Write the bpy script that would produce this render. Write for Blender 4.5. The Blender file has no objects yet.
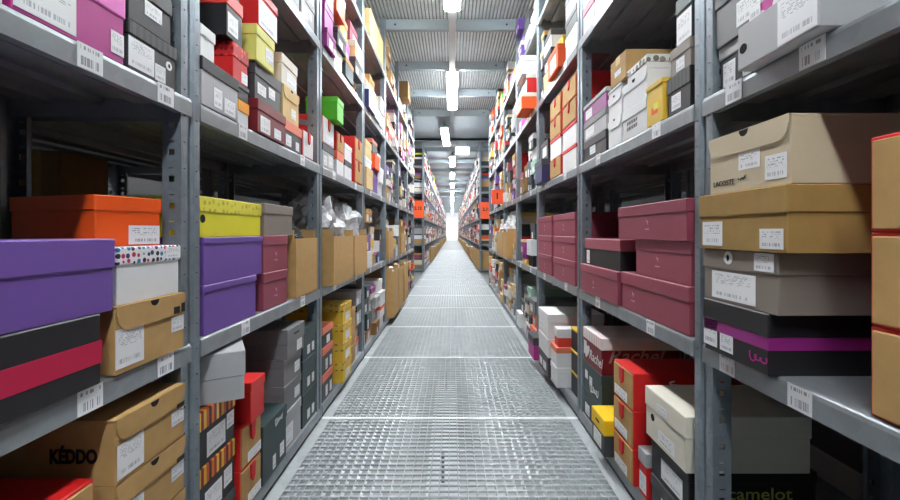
import bpy, bmesh, math, random
import numpy as np
from mathutils import Vector, Matrix

SC = bpy.context.scene
COL = SC.collection
rng = random.Random(7)

# ------------------------------------------------------------------ camera
F, CX, CY = 420.0, 452.3, 232.0
EYE = 0.917
WL, WR = 0.643, 0.617
cam_d = bpy.data.cameras.new('camera')
cam_d.sensor_width = 36.0
cam_d.lens = 36.0 * F / 900.0
cam_d.shift_x = -(CX - 450) / 900.0
cam_d.shift_y = -(250 - CY) / 900.0
cam_d.clip_start = 0.05
cam_d.clip_end = 200
cam = bpy.data.objects.new('camera', cam_d)
COL.objects.link(cam)
cam.location = (0, 0, EYE)
cam.rotation_euler = (math.pi / 2, 0, 0)
SC.camera = cam

vs = SC.view_settings
vs.view_transform = 'Standard'
vs.look = 'None'
vs.exposure = 0.7
vs.gamma = 1.0
vs.use_curve_mapping = False


# ------------------------------------------------------------------ materials
def lin(c):
    out = []
    for v in c:
        v = v / 255.0
        out.append(v / 12.92 if v <= 0.04045 else ((v + 0.055) / 1.055) ** 2.4)
    return (*out, 1.0)


MATS = {}


def new_mat(key):
    m = bpy.data.materials.new(key)
    m.use_nodes = True
    nt = m.node_tree
    return m, nt, nt.nodes['Principled BSDF']


def node(nt, t, **kw):
    n = nt.nodes.new(t)
    for k, v in kw.items():
        setattr(n, k, v)
    return n


def math_node(nt, op, a, b=None, c=None):
    n = node(nt, 'ShaderNodeMath', operation=op)
    for i, v in enumerate((a, b, c)):
        if v is None:
            continue
        if isinstance(v, (int, float)):
            n.inputs[i].default_value = v
        else:
            nt.links.new(v, n.inputs[i])
    return n.outputs[0]


def mix_col(nt, fac, a, b):
    n = node(nt, 'ShaderNodeMix', data_type='RGBA')
    if isinstance(fac, (int, float)):
        n.inputs[0].default_value = fac
    else:
        nt.links.new(fac, n.inputs[0])
    for i, v in ((6, a), (7, b)):
        if isinstance(v, tuple):
            n.inputs[i].default_value = v
        else:
            nt.links.new(v, n.inputs[i])
    return n.outputs[2]


def paper(col, kind='paper'):
    """printed paper / card board of one colour with a faint grain"""
    key = f'{kind}_{col[0]}_{col[1]}_{col[2]}'
    if key in MATS:
        return MATS[key]
    m, nt, b = new_mat(key)
    tc = node(nt, 'ShaderNodeTexCoord')
    nz = node(nt, 'ShaderNodeTexNoise')
    nz.inputs['Scale'].default_value = 9 if kind == 'paper' else 28
    nz.inputs['Detail'].default_value = 5
    nt.links.new(tc.outputs['Object'], nz.inputs['Vector'])
    c = lin(col)
    amt = 0.10 if kind == 'paper' else 0.2
    d = tuple(v * (1 - amt) for v in c[:3]) + (1,)
    l = tuple(min(1, v * (1 + amt * 0.6)) for v in c[:3]) + (1,)
    nt.links.new(mix_col(nt, nz.outputs['Fac'], d, l), b.inputs['Base Color'])
    b.inputs['Roughness'].default_value = {'paper': 0.5, 'kraft': 0.8, 'gloss': 0.28}.get(kind, 0.5)
    if kind == 'kraft':
        wv = node(nt, 'ShaderNodeTexWave')
        wv.inputs['Scale'].default_value = 120
        wv.bands_direction = 'Z'
        nt.links.new(tc.outputs['Object'], wv.inputs['Vector'])
        bp = node(nt, 'ShaderNodeBump')
        bp.inputs['Strength'].default_value = 0.08
        bp.inputs['Distance'].default_value = 0.002
        nt.links.new(wv.outputs['Fac'], bp.inputs['Height'])
        nt.links.new(bp.outputs['Normal'], b.inputs['Normal'])
    MATS[key] = m
    return m


def striped(key, cols, scale, axis='X', rough=0.5):
    """bands of several colours along one object axis"""
    if key in MATS:
        return MATS[key]
    m, nt, b = new_mat(key)
    tc = node(nt, 'ShaderNodeTexCoord')
    sp = node(nt, 'ShaderNodeSeparateXYZ')
    nt.links.new(tc.outputs['Object'], sp.inputs[0])
    ax = sp.outputs[{'X': 0, 'Y': 1, 'Z': 2}[axis]]
    if axis == 'XY':
        pass
    s = math_node(nt, 'FRACT', math_node(nt, 'MULTIPLY', ax, scale))
    cr = node(nt, 'ShaderNodeValToRGB')
    cr.color_ramp.interpolation = 'CONSTANT'
    els = cr.color_ramp.elements
    for i, c in enumerate(cols):
        p = i / len(cols)
        e = els[i] if i < 2 else els.new(p)
        e.position = p
        e.color = lin(c)
    nt.links.new(s, cr.inputs[0])
    nt.links.new(cr.outputs[0], b.inputs['Base Color'])
    b.inputs['Roughness'].default_value = rough
    MATS[key] = m
    return m


def spotted(key, base, dots, scale, size=0.35):
    """random dots on a plain ground"""
    if key in MATS:
        return MATS[key]
    m, nt, b = new_mat(key)
    tc = node(nt, 'ShaderNodeTexCoord')
    vo = node(nt, 'ShaderNodeTexVoronoi')
    vo.inputs['Scale'].default_value = scale
    vo.inputs['Randomness'].default_value = 0.35
    nt.links.new(tc.outputs['Object'], vo.inputs['Vector'])
    ins = math_node(nt, 'LESS_THAN', vo.outputs['Distance'], size)
    cr = node(nt, 'ShaderNodeValToRGB')
    cr.color_ramp.interpolation = 'CONSTANT'
    els = cr.color_ramp.elements
    for i, c in enumerate(dots):
        e = els[i] if i < 2 else els.new(i / len(dots))
        e.position = i / len(dots)
        e.color = lin(c)
    sp = node(nt, 'ShaderNodeSeparateColor')
    nt.links.new(vo.outputs['Color'], sp.inputs[0])
    nt.links.new(sp.outputs[0], cr.inputs[0])
    nt.links.new(mix_col(nt, ins, lin(base), cr.outputs[0]), b.inputs['Base Color'])
    b.inputs['Roughness'].default_value = 0.5
    MATS[key] = m
    return m


def zinc(key, col, metal=0.55, rough=0.42, scale=18, var=0.22):
    if key in MATS:
        return MATS[key]
    m, nt, b = new_mat(key)
    tc = node(nt, 'ShaderNodeTexCoord')
    vo = node(nt, 'ShaderNodeTexVoronoi')
    vo.inputs['Scale'].default_value = scale * 3
    nz = node(nt, 'ShaderNodeTexNoise')
    nz.inputs['Scale'].default_value = scale
    nz.inputs['Detail'].default_value = 6
    nt.links.new(tc.outputs['Object'], vo.inputs['Vector'])
    nt.links.new(tc.outputs['Object'], nz.inputs['Vector'])
    sp = node(nt, 'ShaderNodeSeparateColor')
    nt.links.new(vo.outputs['Color'], sp.inputs[0])
    f = math_node(nt, 'ADD', math_node(nt, 'MULTIPLY', sp.outputs[0], 0.35),
                  math_node(nt, 'MULTIPLY', nz.outputs['Fac'], 0.65))
    c = lin(col)
    d = tuple(v * (1 - var) for v in c[:3]) + (1,)
    l = tuple(min(1, v * (1 + var)) for v in c[:3]) + (1,)
    nt.links.new(mix_col(nt, f, d, l), b.inputs['Base Color'])
    b.inputs['Metallic'].default_value = metal
    b.inputs['Roughness'].default_value = rough
    MATS[key] = m
    return m


def plain(key, col, rough=0.6, metal=0.0, emit=0.0):
    if key in MATS:
        return MATS[key]
    m, nt, b = new_mat(key)
    tc = node(nt, 'ShaderNodeTexCoord')
    nz = node(nt, 'ShaderNodeTexNoise')
    nz.inputs['Scale'].default_value = 3
    nt.links.new(tc.outputs['Object'], nz.inputs['Vector'])
    c = lin(col)
    d = tuple(v * 0.93 for v in c[:3]) + (1,)
    nt.links.new(mix_col(nt, nz.outputs['Fac'], d, c), b.inputs['Base Color'])
    b.inputs['Roughness'].default_value = rough
    b.inputs['Metallic'].default_value = metal
    if emit:
        b.inputs['Emission Color'].default_value = c
        b.inputs['Emission Strength'].default_value = emit
    MATS[key] = m
    return m


def label_mat(key, ground, ink, bar_lo, bar_hi, text_lo, text_hi, rows, bars):
    """white sticker: unreadable print rows over a bar code"""
    m, nt, b = new_mat(key)
    tc = node(nt, 'ShaderNodeTexCoord')
    sp = node(nt, 'ShaderNodeSeparateXYZ')
    nt.links.new(tc.outputs['UV'], sp.inputs[0])
    oi = node(nt, 'ShaderNodeObjectInfo')
    u, v = sp.outputs[0], sp.outputs[1]

    def between(x, lo, hi):
        return math_node(nt, 'MULTIPLY', math_node(nt, 'GREATER_THAN', x, lo), math_node(nt, 'LESS_THAN', x, hi))
    wn = node(nt, 'ShaderNodeTexWhiteNoise', noise_dimensions='2D')
    cb = node(nt, 'ShaderNodeCombineXYZ')
    nt.links.new(math_node(nt, 'FLOOR', math_node(nt, 'MULTIPLY', u, bars)), cb.inputs[0])
    nt.links.new(oi.outputs['Random'], cb.inputs[1])
    nt.links.new(cb.outputs[0], wn.inputs['Vector'])
    bar = math_node(nt, 'GREATER_THAN', wn.outputs['Value'], 0.5)
    bar = math_node(nt, 'MULTIPLY', bar, math_node(nt, 'MULTIPLY', between(v, bar_lo, bar_hi), between(u, 0.12, 0.88)))
    wn2 = node(nt, 'ShaderNodeTexWhiteNoise', noise_dimensions='3D')
    cb2 = node(nt, 'ShaderNodeCombineXYZ')
    nt.links.new(math_node(nt, 'FLOOR', math_node(nt, 'MULTIPLY', u, 26)), cb2.inputs[0])
    nt.links.new(math_node(nt, 'FLOOR', math_node(nt, 'MULTIPLY', v, rows)), cb2.inputs[1])
    nt.links.new(oi.outputs['Random'], cb2.inputs[2])
    nt.links.new(cb2.outputs[0], wn2.inputs['Vector'])
    tx = math_node(nt, 'GREATER_THAN', wn2.outputs['Value'], 0.55)
    rowf = math_node(nt, 'FRACT', math_node(nt, 'MULTIPLY', v, rows))
    tx = math_node(nt, 'MULTIPLY', tx, between(rowf, 0.25, 0.75))
    tx = math_node(nt, 'MULTIPLY', tx, math_node(nt, 'MULTIPLY', between(v, text_lo, text_hi), between(u, 0.1, 0.9)))
    ink_f = math_node(nt, 'MAXIMUM', bar, tx)
    nt.links.new(mix_col(nt, ink_f, lin(ground), lin(ink)), b.inputs['Base Color'])
    b.inputs['Roughness'].default_value = 0.45
    return m


M_TAG = label_mat('tag_print', (236, 238, 240), (150, 152, 160), 0.12, 0.48, 0.6, 0.9, 3, 40)
M_STICK = label_mat('sticker_print', (240, 241, 243), (178, 181, 190), 0.14, 0.3, 0.5, 0.88, 9, 50)
M_BIG = label_mat('big_sticker_print', (240, 241, 243), (186, 188, 196), 0.12, 0.24, 0.55, 0.9, 22, 70)
M_STEEL = zinc('galvanised_steel', (130, 140, 148), metal=0.45, rough=0.42)
M_SHELF = zinc('galvanised_shelf', (140, 146, 150), metal=0.35, rough=0.4, scale=10)
M_GRATE = zinc('galvanised_grating', (165, 171, 174), metal=0.2, rough=0.65, scale=6, var=0.2)
M_BEAM = zinc('painted_beam', (158, 172, 178), metal=0.1, rough=0.5, scale=4, var=0.08)
M_BLACK = paper((24, 24, 28))
M_INK = plain('black_ink', (18, 18, 20), rough=0.6)
M_HOLE = plain('hole_shade_and_dot', (10, 10, 10), rough=1)  # flat black: painted shade of box holes, also printed dots

C = dict(kraft=(190, 152, 96), dkraft=(165, 130, 72), purple=(112, 78, 160), magenta=(180, 52, 138), pink=(240, 120, 205),
         black=(30, 30, 34), crimson=(196, 18, 72), white=(236, 237, 238), orange=(247, 92, 24), yellow=(236, 226, 48),
         taupe=(134, 124, 116), burgundy=(148, 68, 86), grey=(118, 118, 120), lgrey=(176, 177, 180), dgrey=(62, 64, 68),
         dgreen=(44, 62, 64), red=(212, 28, 28), beige=(208, 192, 162), cream=(228, 222, 206), green=(84, 196, 30),
         lime=(232, 228, 120), brown=(138, 104, 62), navy=(44, 42, 92), dred=(120, 24, 34), teal=(30, 72, 78),
         tan=(226, 196, 140), salmon=(232, 124, 96), mint=(170, 206, 190), violet=(150, 40, 130), gold=(232, 190, 60),
         blue=(60, 100, 170), amber=(250, 164, 34), coral=(226, 66, 54))
NAMES = dict(kraft='kraft', dkraft='brown', purple='purple', magenta='magenta', pink='pink', black='black', crimson='crimson',
             white='white', orange='orange', yellow='yellow', taupe='taupe', burgundy='burgundy', grey='grey', lgrey='pale-grey',
             dgrey='charcoal', dgreen='dark-green', red='red', beige='beige', cream='cream', green='green', lime='lemon', brown='brown',
             navy='navy', dred='dark-red', teal='teal', tan='tan', salmon='salmon', mint='mint', violet='violet', gold='golden', blue='blue', amber='amber', coral='coral')
KRAFTY = {'kraft', 'dkraft', 'brown', 'tan'}


def cmat(c):
    if not isinstance(c, str):
        return c
    return paper(C[c], 'kraft' if c in KRAFTY else 'paper')


# ------------------------------------------------------------------ mesh helpers
def link(name, me, parent=None, loc=(0, 0, 0), rot=(0, 0, 0)):
    o = bpy.data.objects.new(name, me)
    COL.objects.link(o)
    o.location = loc
    o.rotation_euler = rot
    if parent is not None:
        o.parent = parent
    return o


def tag(o, label, cat, group=None):
    o['label'] = label
    o['category'] = cat
    if group:
        o['group'] = group
    return o


def empty(name, loc=(0, 0, 0), rz=0.0):
    o = bpy.data.objects.new(name, None)
    o.empty_display_size = 0.05
    COL.objects.link(o)
    o.location = loc
    o.rotation_euler = (0, 0, rz)
    return o


QF = np.array([[0, 3, 2, 1], [4, 5, 6, 7], [0, 1, 5, 4], [1, 2, 6, 5], [2, 3, 7, 6], [3, 0, 4, 7]])


def boxes_mesh(name, arr, mats, midx=None):
    """one mesh out of many axis boxes: rows x0,x1,y0,y1,z0,z1"""
    a = np.asarray(arr, dtype=float)
    n = len(a)
    v = np.empty((n, 8, 3))
    xs = a[:, [0, 1, 1, 0, 0, 1, 1, 0]]
    ys = a[:, [2, 2, 3, 3, 2, 2, 3, 3]]
    zs = a[:, [4, 4, 4, 4, 5, 5, 5, 5]]
    v[:, :, 0], v[:, :, 1], v[:, :, 2] = xs, ys, zs
    f = (QF[None] + (np.arange(n) * 8)[:, None, None]).reshape(-1, 4)
    me = bpy.data.meshes.new(name)
    me.vertices.add(n * 8)
    me.vertices.foreach_set('co', v.ravel())
    me.loops.add(len(f) * 4)
    me.loops.foreach_set('vertex_index', f.ravel().astype(np.int32))
    me.polygons.add(len(f))
    me.polygons.foreach_set('loop_start', np.arange(0, len(f) * 4, 4, dtype=np.int32))
    me.polygons.foreach_set('loop_total', np.full(len(f), 4, dtype=np.int32))
    for m in mats if isinstance(mats, (list, tuple)) else [mats]:
        me.materials.append(m)
    if midx is not None:
        me.polygons.foreach_set('material_index', np.repeat(np.asarray(midx, dtype=np.int32), 6))
    me.update(calc_edges=True)
    me.shade_flat()
    return me


def rbox(name, x0, x1, y0, y1, z0, z1, mat, bevel=0.002, seg=1):
    bm = bmesh.new()
    bmesh.ops.create_cube(bm, size=1.0)
    for v in bm.verts:
        v.co = Vector(((x0 + x1) / 2 + v.co.x * (x1 - x0), (y0 + y1) / 2 + v.co.y * (y1 - y0), (z0 + z1) / 2 + v.co.z * (z1 - z0)))
    if bevel:
        bmesh.ops.bevel(bm, geom=bm.edges[:], offset=bevel, segments=seg, affect='EDGES')
    me = bpy.data.meshes.new(name)
    bm.to_mesh(me)
    bm.free()
    for m in mat if isinstance(mat, (list, tuple)) else [mat]:
        me.materials.append(m)
    return me


def prism(name, pts, y0, y1, mat):
    """outline in local x-z, extruded along y"""
    bm = bmesh.new()
    a = [bm.verts.new((x, y0, z)) for x, z in pts]
    b = [bm.verts.new((x, y1, z)) for x, z in pts]
    n = len(pts)
    bm.faces.new(a)
    bm.faces.new(b[::-1])
    for i in range(n):
        bm.faces.new((a[i], b[i], b[(i + 1) % n], a[(i + 1) % n]))
    bmesh.ops.recalc_face_normals(bm, faces=bm.faces[:])
    me = bpy.data.meshes.new(name)
    bm.to_mesh(me)
    bm.free()
    me.materials.append(mat)
    return me


def sticker_mesh(name, mat):
    me = bpy.data.meshes.new(name)
    v = [(-.5, 0, -.5), (.5, 0, -.5), (.5, 0, .5), (-.5, 0, .5), (-.5, 1, -.5), (.5, 1, -.5), (.5, 1, .5), (-.5, 1, .5)]
    f = [(0, 1, 2, 3), (5, 4, 7, 6), (4, 0, 3, 7), (1, 5, 6, 2), (3, 2, 6, 7), (4, 5, 1, 0)]
    me.from_pydata(v, [], f)
    uv = me.uv_layers.new(name='UVMap')
    for p in me.polygons:
        for li in p.loop_indices:
            co = me.vertices[me.loops[li].vertex_index].co
            uv.data[li].uv = (co.x + .5, co.z + .5)
    me.materials.append(mat)
    return me


ME_STICK = sticker_mesh('sticker', M_STICK)
ME_BIG = sticker_mesh('big_sticker', M_BIG)
ME_TAG = sticker_mesh('tag', M_TAG)
ME_PLAIN = sticker_mesh('blank_sticker', plain('sticker_white', (238, 239, 241), rough=0.5))


def disc_mesh(name, mat, n=18):
    pts = [(0.5 * math.cos(2 * math.pi * i / n), 0.5 * math.sin(2 * math.pi * i / n)) for i in range(n)]
    return prism(name, pts, 0, 1, mat)


ME_DISC_W = disc_mesh('round_sticker', plain('sticker_white', (238, 239, 241)))
ME_DISC_K = disc_mesh('black_disc', M_HOLE)


def text(parent, body, size, loc, rot, mat, name='printed_text', shear=0.0, align='CENTER', ext=0.0004, bold=0.0, sx=1.0):
    cu = bpy.data.curves.new(name, 'FONT')
    cu.body = body
    cu.size = size
    cu.shear = shear
    cu.extrude = ext
    cu.offset = bold
    cu.align_x = align
    cu.align_y = 'CENTER'
    cu.resolution_u = 3
    cu.materials.append(mat)
    tmp = bpy.data.objects.new(name, cu)
    COL.objects.link(tmp)
    me = bpy.data.meshes.new_from_object(tmp.evaluated_get(bpy.context.evaluated_depsgraph_get()))
    me.name = name
    bpy.data.objects.remove(tmp)
    bpy.data.curves.remove(cu)
    o = link(name, me, parent, loc, rot)
    o.scale = (sx, 1, 1)
    return o


def scrawl(parent, w, h, loops, loc, rot, mat, thick):
    """an unreadable looping brush stroke, lying in its local x-y plane"""
    n = loops * 14
    pts = []
    for i in range(n + 1):
        t = i / n
        a = t * loops * 2 * math.pi
        pts.append(Vector((-w / 2 + w * t - 0.35 * w / loops * math.sin(a), 0.5 * h * math.cos(a) * (0.65 + 0.35 * math.cos(5 * t)), 0)))
    v, f = [], []
    for i, p in enumerate(pts):
        d = (pts[min(i + 1, n)] - pts[max(i - 1, 0)]).normalized()
        q = Vector((-d.y, d.x, 0)) * thick / 2
        for z in (0, 0.0005):
            v += [(p.x + q.x, p.y + q.y, z), (p.x - q.x, p.y - q.y, z)]
    for i in range(n):
        a, b = i * 4, i * 4 + 4
        f += [(a + 2, a + 3, b + 3, b + 2), (a, b, b + 1, a + 1), (a, a + 2, b + 2, b), (a + 1, b + 1, b + 3, a + 3)]
    me = bpy.data.meshes.new('printed_scrawl')
    me.from_pydata(v, [], f)
    me.materials.append(mat)
    return link('printed_scrawl', me, parent, loc, rot)


FRONT_ROT = (math.pi / 2, 0, 0)
SIDE_ROT = {'left': (math.pi / 2, 0, -math.pi / 2), 'right': (math.pi / 2, 0, math.pi / 2)}

# ------------------------------------------------------------------ levels and words
LEV = [0.065, 0.645, 1.245, 1.845, 2.44]
LEVNAME = ['bottom shelf', 'second shelf', 'third shelf', 'fourth shelf', 'top shelf']
ORD = ['first', 'second', 'third', 'fourth', 'fifth', 'sixth', 'seventh', 'eighth', 'ninth', 'tenth', 'eleventh', 'twelfth',
       'thirteenth', 'fourteenth', 'fifteenth', 'sixteenth', 'seventeenth', 'eighteenth', 'nineteenth', 'twentieth']
LIP = 0.046
D1 = 0.47        # rack depth


def sign(side):
    return -1.0 if side == 'left' else 1.0


def W(side):
    return WL if side == 'left' else WR


def ydist(side, px, set_=0.0):
    return (W(side) + set_) * F / abs(px - CX)


BOXES = []     # every box spec; the manual ones carry manual=True
CELLS = {}


def S(side, bay, lev, ya, yb, items, px=False, ground=None, manual=True):
    """a stack of boxes: listed bottom to top"""
    if px:
        ya, yb = sorted((ydist(side, ya), ydist(side, yb)))
    z = LEV[lev] if ground is None else ground
    key = (side, bay, lev)
    cell = CELLS.setdefault(key, [])
    st = dict(y=(ya + yb) / 2, items=[])
    cell.append(st)
    for it in items:
        it = dict(it)
        y0, y1 = it.pop('y', (ya, yb))
        b = dict(side=side, bay=bay, lev=lev, y0=y0, y1=y1, z=it.pop('z', z), manual=manual, **it)
        b.setdefault('set', 0.001)
        b.setdefault('d', 0.33)
        z = b['z'] + b['h']
        st['items'].append(b)
        BOXES.append(b)


def I(h, col, lid=None, style='lid', **kw):
    return dict(h=h, col=col, lid=lid if lid is not None else col, style=style, **kw)


# ---- left rack, nearest bay
DOTS = spotted('dotted_lid', (238, 238, 240), [(60, 40, 110), (200, 30, 90), (40, 130, 170), (30, 30, 40)], 75, 0.38)
RIBK = striped('ribbed_black', [(22, 22, 24), (52, 52, 54)], 55, 'X')
FLOR = spotted('floral_black', (24, 26, 28), [(200, 208, 200), (120, 130, 124), (30, 34, 34)], 26, 0.3)
REDPAT = spotted('red_patterned', (206, 30, 36), [(130, 14, 20), (240, 90, 80)], 60, 0.3)
YELPAT = spotted('yellow_patterned', (232, 222, 70), [(206, 196, 60), (190, 180, 56)], 45, 0.3)
STRIPE = striped('striped_orange', [(150, 26, 20), (232, 180, 40), (205, 84, 24), (70, 28, 20), (230, 120, 30), (160, 30, 24), (240, 200, 80)], 12, 'X')
WSTRIPE = striped('white_striped', [(238, 237, 236), (238, 237, 236), (238, 237, 236), (206, 120, 120)], 45, 'X')
ZIGZAG = spotted('white_grey_triangles', (232, 232, 228), [(150, 146, 132), (120, 116, 104)], 40, 0.4)
BURSTR = striped('burgundy_striped', [(170, 92, 104), (150, 74, 88)], 150, 'Z')
PINKFL = spotted('pink_floral', (184, 40, 140), [(232, 214, 226), (240, 230, 236)], 22, 0.42)

S('left', 0, 1, 0.42, 0.755, [
    I(0.126, 'black', style='plain', band=('crimson', 0.30, 0.62), d=0.34, set=-0.012, desc='black shoe box with crimson band'),
    I(0.134, 'purple', y=(0.44, 0.788), lh=0.054, d=0.34, set=-0.012, desc='big purple lidded shoe box')])
S('left', 0, 1, 0.79, 0.993, [
    I(0.13, 'kraft', style='flap', fh=0.047, d=0.36, set=-0.012,
      labels=[(0.0, 0.36, 0.08, 0.66), (0.78, 0.99, 0.34, 0.6)], marks=[(0.80, 0.9, 0.66, 0.78), (0.93, 0.99, 0.66, 0.82)], desc='kraft flap-front shoe box, two stickers'),
    I(0.112, 'white', DOTS, y=(0.80, 0.988), lh=0.034, d=0.3, set=-0.004, labels=[(0.72, 0.99, 0.74, 0.97)], desc='white shoe box, colourful dotted lid'),
    I(0.105, 'orange', y=(0.822, 0.962), d=0.26, set=0.04, rot=-17, lh=0.032, labels=[(0.48, 0.97, 0.03, 0.42)], desc='open orange shoe box turned askew')])
S('left', 0, 0, 0.79, 0.993, [
    I(0.124, 'kraft', style='flap', fh=0.045, d=0.36, set=-0.012, labels=[(0.02, 0.36, 0.06, 0.6), (0.78, 0.99, 0.3, 0.56)], desc='kraft flap-front shoe box'),
    I(0.124, 'kraft', style='flap', fh=0.045, d=0.36, set=-0.012, labels=[(0.02, 0.36, 0.06, 0.6), (0.78, 0.99, 0.3, 0.56)], desc='kraft flap-front shoe box'),
    I(0.124, 'kraft', style='flap', fh=0.045, d=0.36, set=-0.012, labels=[(0.02, 0.36, 0.06, 0.6), (0.78, 0.99, 0.3, 0.56)], marks=[(0.85, 0.98, 0.6, 0.68)], desc='kraft flap-front shoe box'),
    I(0.124, 'kraft', style='flap', fh=0.045, d=0.36, set=-0.012, labels=[(0.02, 0.36, 0.06, 0.6), (0.78, 0.99, 0.3, 0.56)], marks=[(0.85, 0.98, 0.6, 0.68)], stext=('K\u00c9DDO', 0.036, 0.082, 0.45, 'ink', 0.003), desc='kraft shoe box with black side lettering')])
S('left', 0, 0, 0.5, 0.76, [
    I(0.136, 'red', style='ribbon', desc='red shoe box with kraft end'),
    I(0.136, 'red', style='ribbon', desc='red shoe box with kraft end'),
    I(0.136, 'red', style='ribbon', ttext=True, desc='red shoe box with white top scrawl')])
S('left', 0, 2, 0.36, 0.608, [I(0.13, 'white', 'violet', lh=0.03, desc='white shoe box with violet lid')])
S('left', 0, 2, 0.613, 0.83, [I(0.135, 'magenta', 'pink', lh=0.045, labels=[(0.02, 0.5, 0.05, 0.63), (0.84, 0.985, 0.1, 0.42)], desc='magenta shoe box with pink lid')])
S('left', 0, 2, 0.836, 0.985, [
    I(0.1, 'dgrey', RIBK, lh=0.03, labels=[(0.01, 0.5, 0.06, 0.66), (0.52, 0.74, 0.04, 0.4)], disc=(0.82, 0.5, 0.02), desc='charcoal shoe box with ribbed lid'),
    I(0.1, 'black', FLOR, y=(0.836, 0.968), lh=0.035, labels=[(0.35, 0.75, 0.3, 0.62)], desc='black shoe box with pale-floral lid'),
    I(0.09, 'dgreen', y=(0.84, 0.97), lh=0.03, desc='dark-green shoe box')])

# ---- left rack, second bay
S('left', 1, 1, 1.09, 1.385, [
    I(0.132, 'purple', lh=0.02, d=0.33, y=(1.09, 1.385), desc='purple long-side shoe box'),
    I(0.126, 'purple', lh=0.018, d=0.33, y=(1.09, 1.43), desc='purple long-side shoe box'),
    I(0.108, 'yellow', YELPAT, lh=0.04, d=0.33, y=(1.075, 1.43), set=0.006, hole=(0.06, 0.45, 0.022), desc='bright yellow shoe box, leafy lid')])
S('left', 1, 1, 1.435, 1.645, [
    I(0.13, 'burgundy', lh=0.035, d=0.33, emblem=True, desc='burgundy shoe box'),
    I(0.13, 'burgundy', lh=0.035, d=0.33, emblem=True, desc='burgundy shoe box'),
    I(0.112, 'taupe', y=(1.44, 1.7), lh=0.035, d=0.33, desc='taupe lidded shoe box')])
S('left', 1, 2, 1.072, 1.258, [
    I(0.125, 'lgrey', 'black', lh=0.035, set=-0.005, labels=[(0.3, 0.52, 0.08, 0.5), (0.58, 0.9, 0.05, 0.4)], desc='silver shoe box, black lid'),
    I(0.085, 'white', y=(1.075, 1.145), lh=0.03, d=0.2, desc='small white lidded shoe box')])
S('left', 1, 2, 1.262, 1.36, [
    I(0.075, 'white', 'amber', y=(1.262, 1.335), lh=0.035, desc='narrow white shoe box, amber lid'),
    I(0.05, 'dgrey', y=(1.262, 1.335), lh=0.015, desc='shallow charcoal shoe box'),
    I(0.112, 'red', REDPAT, y=(1.235, 1.33), lh=0.045, labels=[(0.55, 0.95, 0.05, 0.35)], desc='red shoe box with patterned lid'),
    I(0.13, 'black', 'coral', y=(1.2, 1.295), lh=0.04, labels=[(0.1, 0.7, 0.1, 0.55)], desc='black shoe box, coral-red lid'),
    I(0.085, 'brown', y=(1.21, 1.28), lh=0.03, desc='brown shoe box')])
S('left', 1, 2, 1.372, 1.585, [
    I(0.11, 'dred', y=(1.368, 1.6), lh=0.035, set=-0.01, labels=[(0.1, 0.42, 0.06, 0.55), (0.56, 0.82, 0.08, 0.4)], desc='dark-red shoe box with two stickers'),
    I(0.122, 'dgrey', 'dgrey', lh=0.04, labels=[(0.1, 0.4, 0.2, 0.5), (0.5, 0.75, 0.3, 0.6)], desc='charcoal lidded shoe box'),
    I(0.118, 'lime', y=(1.36, 1.5), lh=0.035, labels=[(0.5, 0.95, 0.2, 0.6)], set=-0.01, desc='lemon-yellow shoe box'),
    I(0.13, 'red', 'red', y=(1.37, 1.52), lh=0.03, labels=[(0.02, 0.98, 0.02, 0.7)], set=-0.012, desc='red shoe box, big pale label')])
S('left', 1, 2, 1.61, 1.8, [
    I(0.11, 'dgrey', 'salmon', lh=0.04, labels=[(0.1, 0.4, 0.1, 0.5), (0.65, 0.85, 0.08, 0.4)], desc='charcoal shoe box, salmon lid'),
    I(0.13, 'tan', style='flap', fh=0.045, y=(1.605, 1.77), labels=[(0.5, 0.8, 0.15, 0.45)], desc='tan flap-front shoe box'),
    I(0.115, 'cream', y=(1.59, 1.75), lh=0.04, labels=[(0.3, 0.9, 0.1, 0.5)], desc='cream lidded shoe box')])
S('left', 1, 2, 1.815, 1.95, [I(0.12, 'white', 'red', style='ribbon', desc='white-ended red shoe box')])
S('left', 1, 3, 1.58, 1.78, [
    I(0.12, 'dgrey', lh=0.035, labels=[(0.1, 0.5, 0.1, 0.5)], desc='charcoal lidded shoe box'),
    I(0.11, 'cream', lh=0.035, desc='cream lidded shoe box')])
S('left', 1, 3, 1.79, 1.97, [I(0.12, 'grey', 'dgrey', lh=0.035, disc=(0.7, 0.4, 0.03), labels=[(0.1, 0.5, 0.1, 0.5)], desc='grey shoe box, charcoal lid'),
                             I(0.1, 'lgrey', lh=0.035, desc='pale-grey lidded shoe box')])
for ya in (1.08, 1.32):
    S('left', 1, 3, ya, ya + 0.22, [I(0.12, rng.choice(['white', 'black', 'kraft']), lh=0.035) for k in range(2)])

S('left', 1, 0, 1.07, 1.25, [
    I(0.096, 'dgrey', lh=0.03, desc='charcoal lidded shoe box'),
    I(0.146, 'black', STRIPE, lh=0.05, labels=[(0.15, 0.6, 0.06, 0.5), (0.66, 0.9, 0.2, 0.55)], desc='black shoe box, striped orange lid'),
    I(0.146, 'black', STRIPE, lh=0.05, labels=[(0.2, 0.7, 0.1, 0.55), (0.74, 0.96, 0.3, 0.6)], desc='black shoe box, striped orange lid'),
    I(0.135, 'lgrey', 'lgrey', y=(1.02, 1.22), set=0.019, rot=-60, lh=0.07, d=0.27, desc='grey shoe box turned to viewer')])
S('left', 1, 0, 1.258, 1.395, [
    I(0.13, 'red', style='ribbon', labels=[(0.3, 0.95, 0.06, 0.3)], set=-0.01, desc='kraft-ended red shoe box'),
    I(0.13, 'red', style='ribbon', labels=[(0.3, 0.95, 0.06, 0.3)], set=-0.01, desc='kraft-ended red shoe box'),
    I(0.128, 'red', y=(1.29, 1.39), style='lid', lh=0.03, set=-0.025, d=0.3, desc='plain bright red shoe box')])
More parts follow.
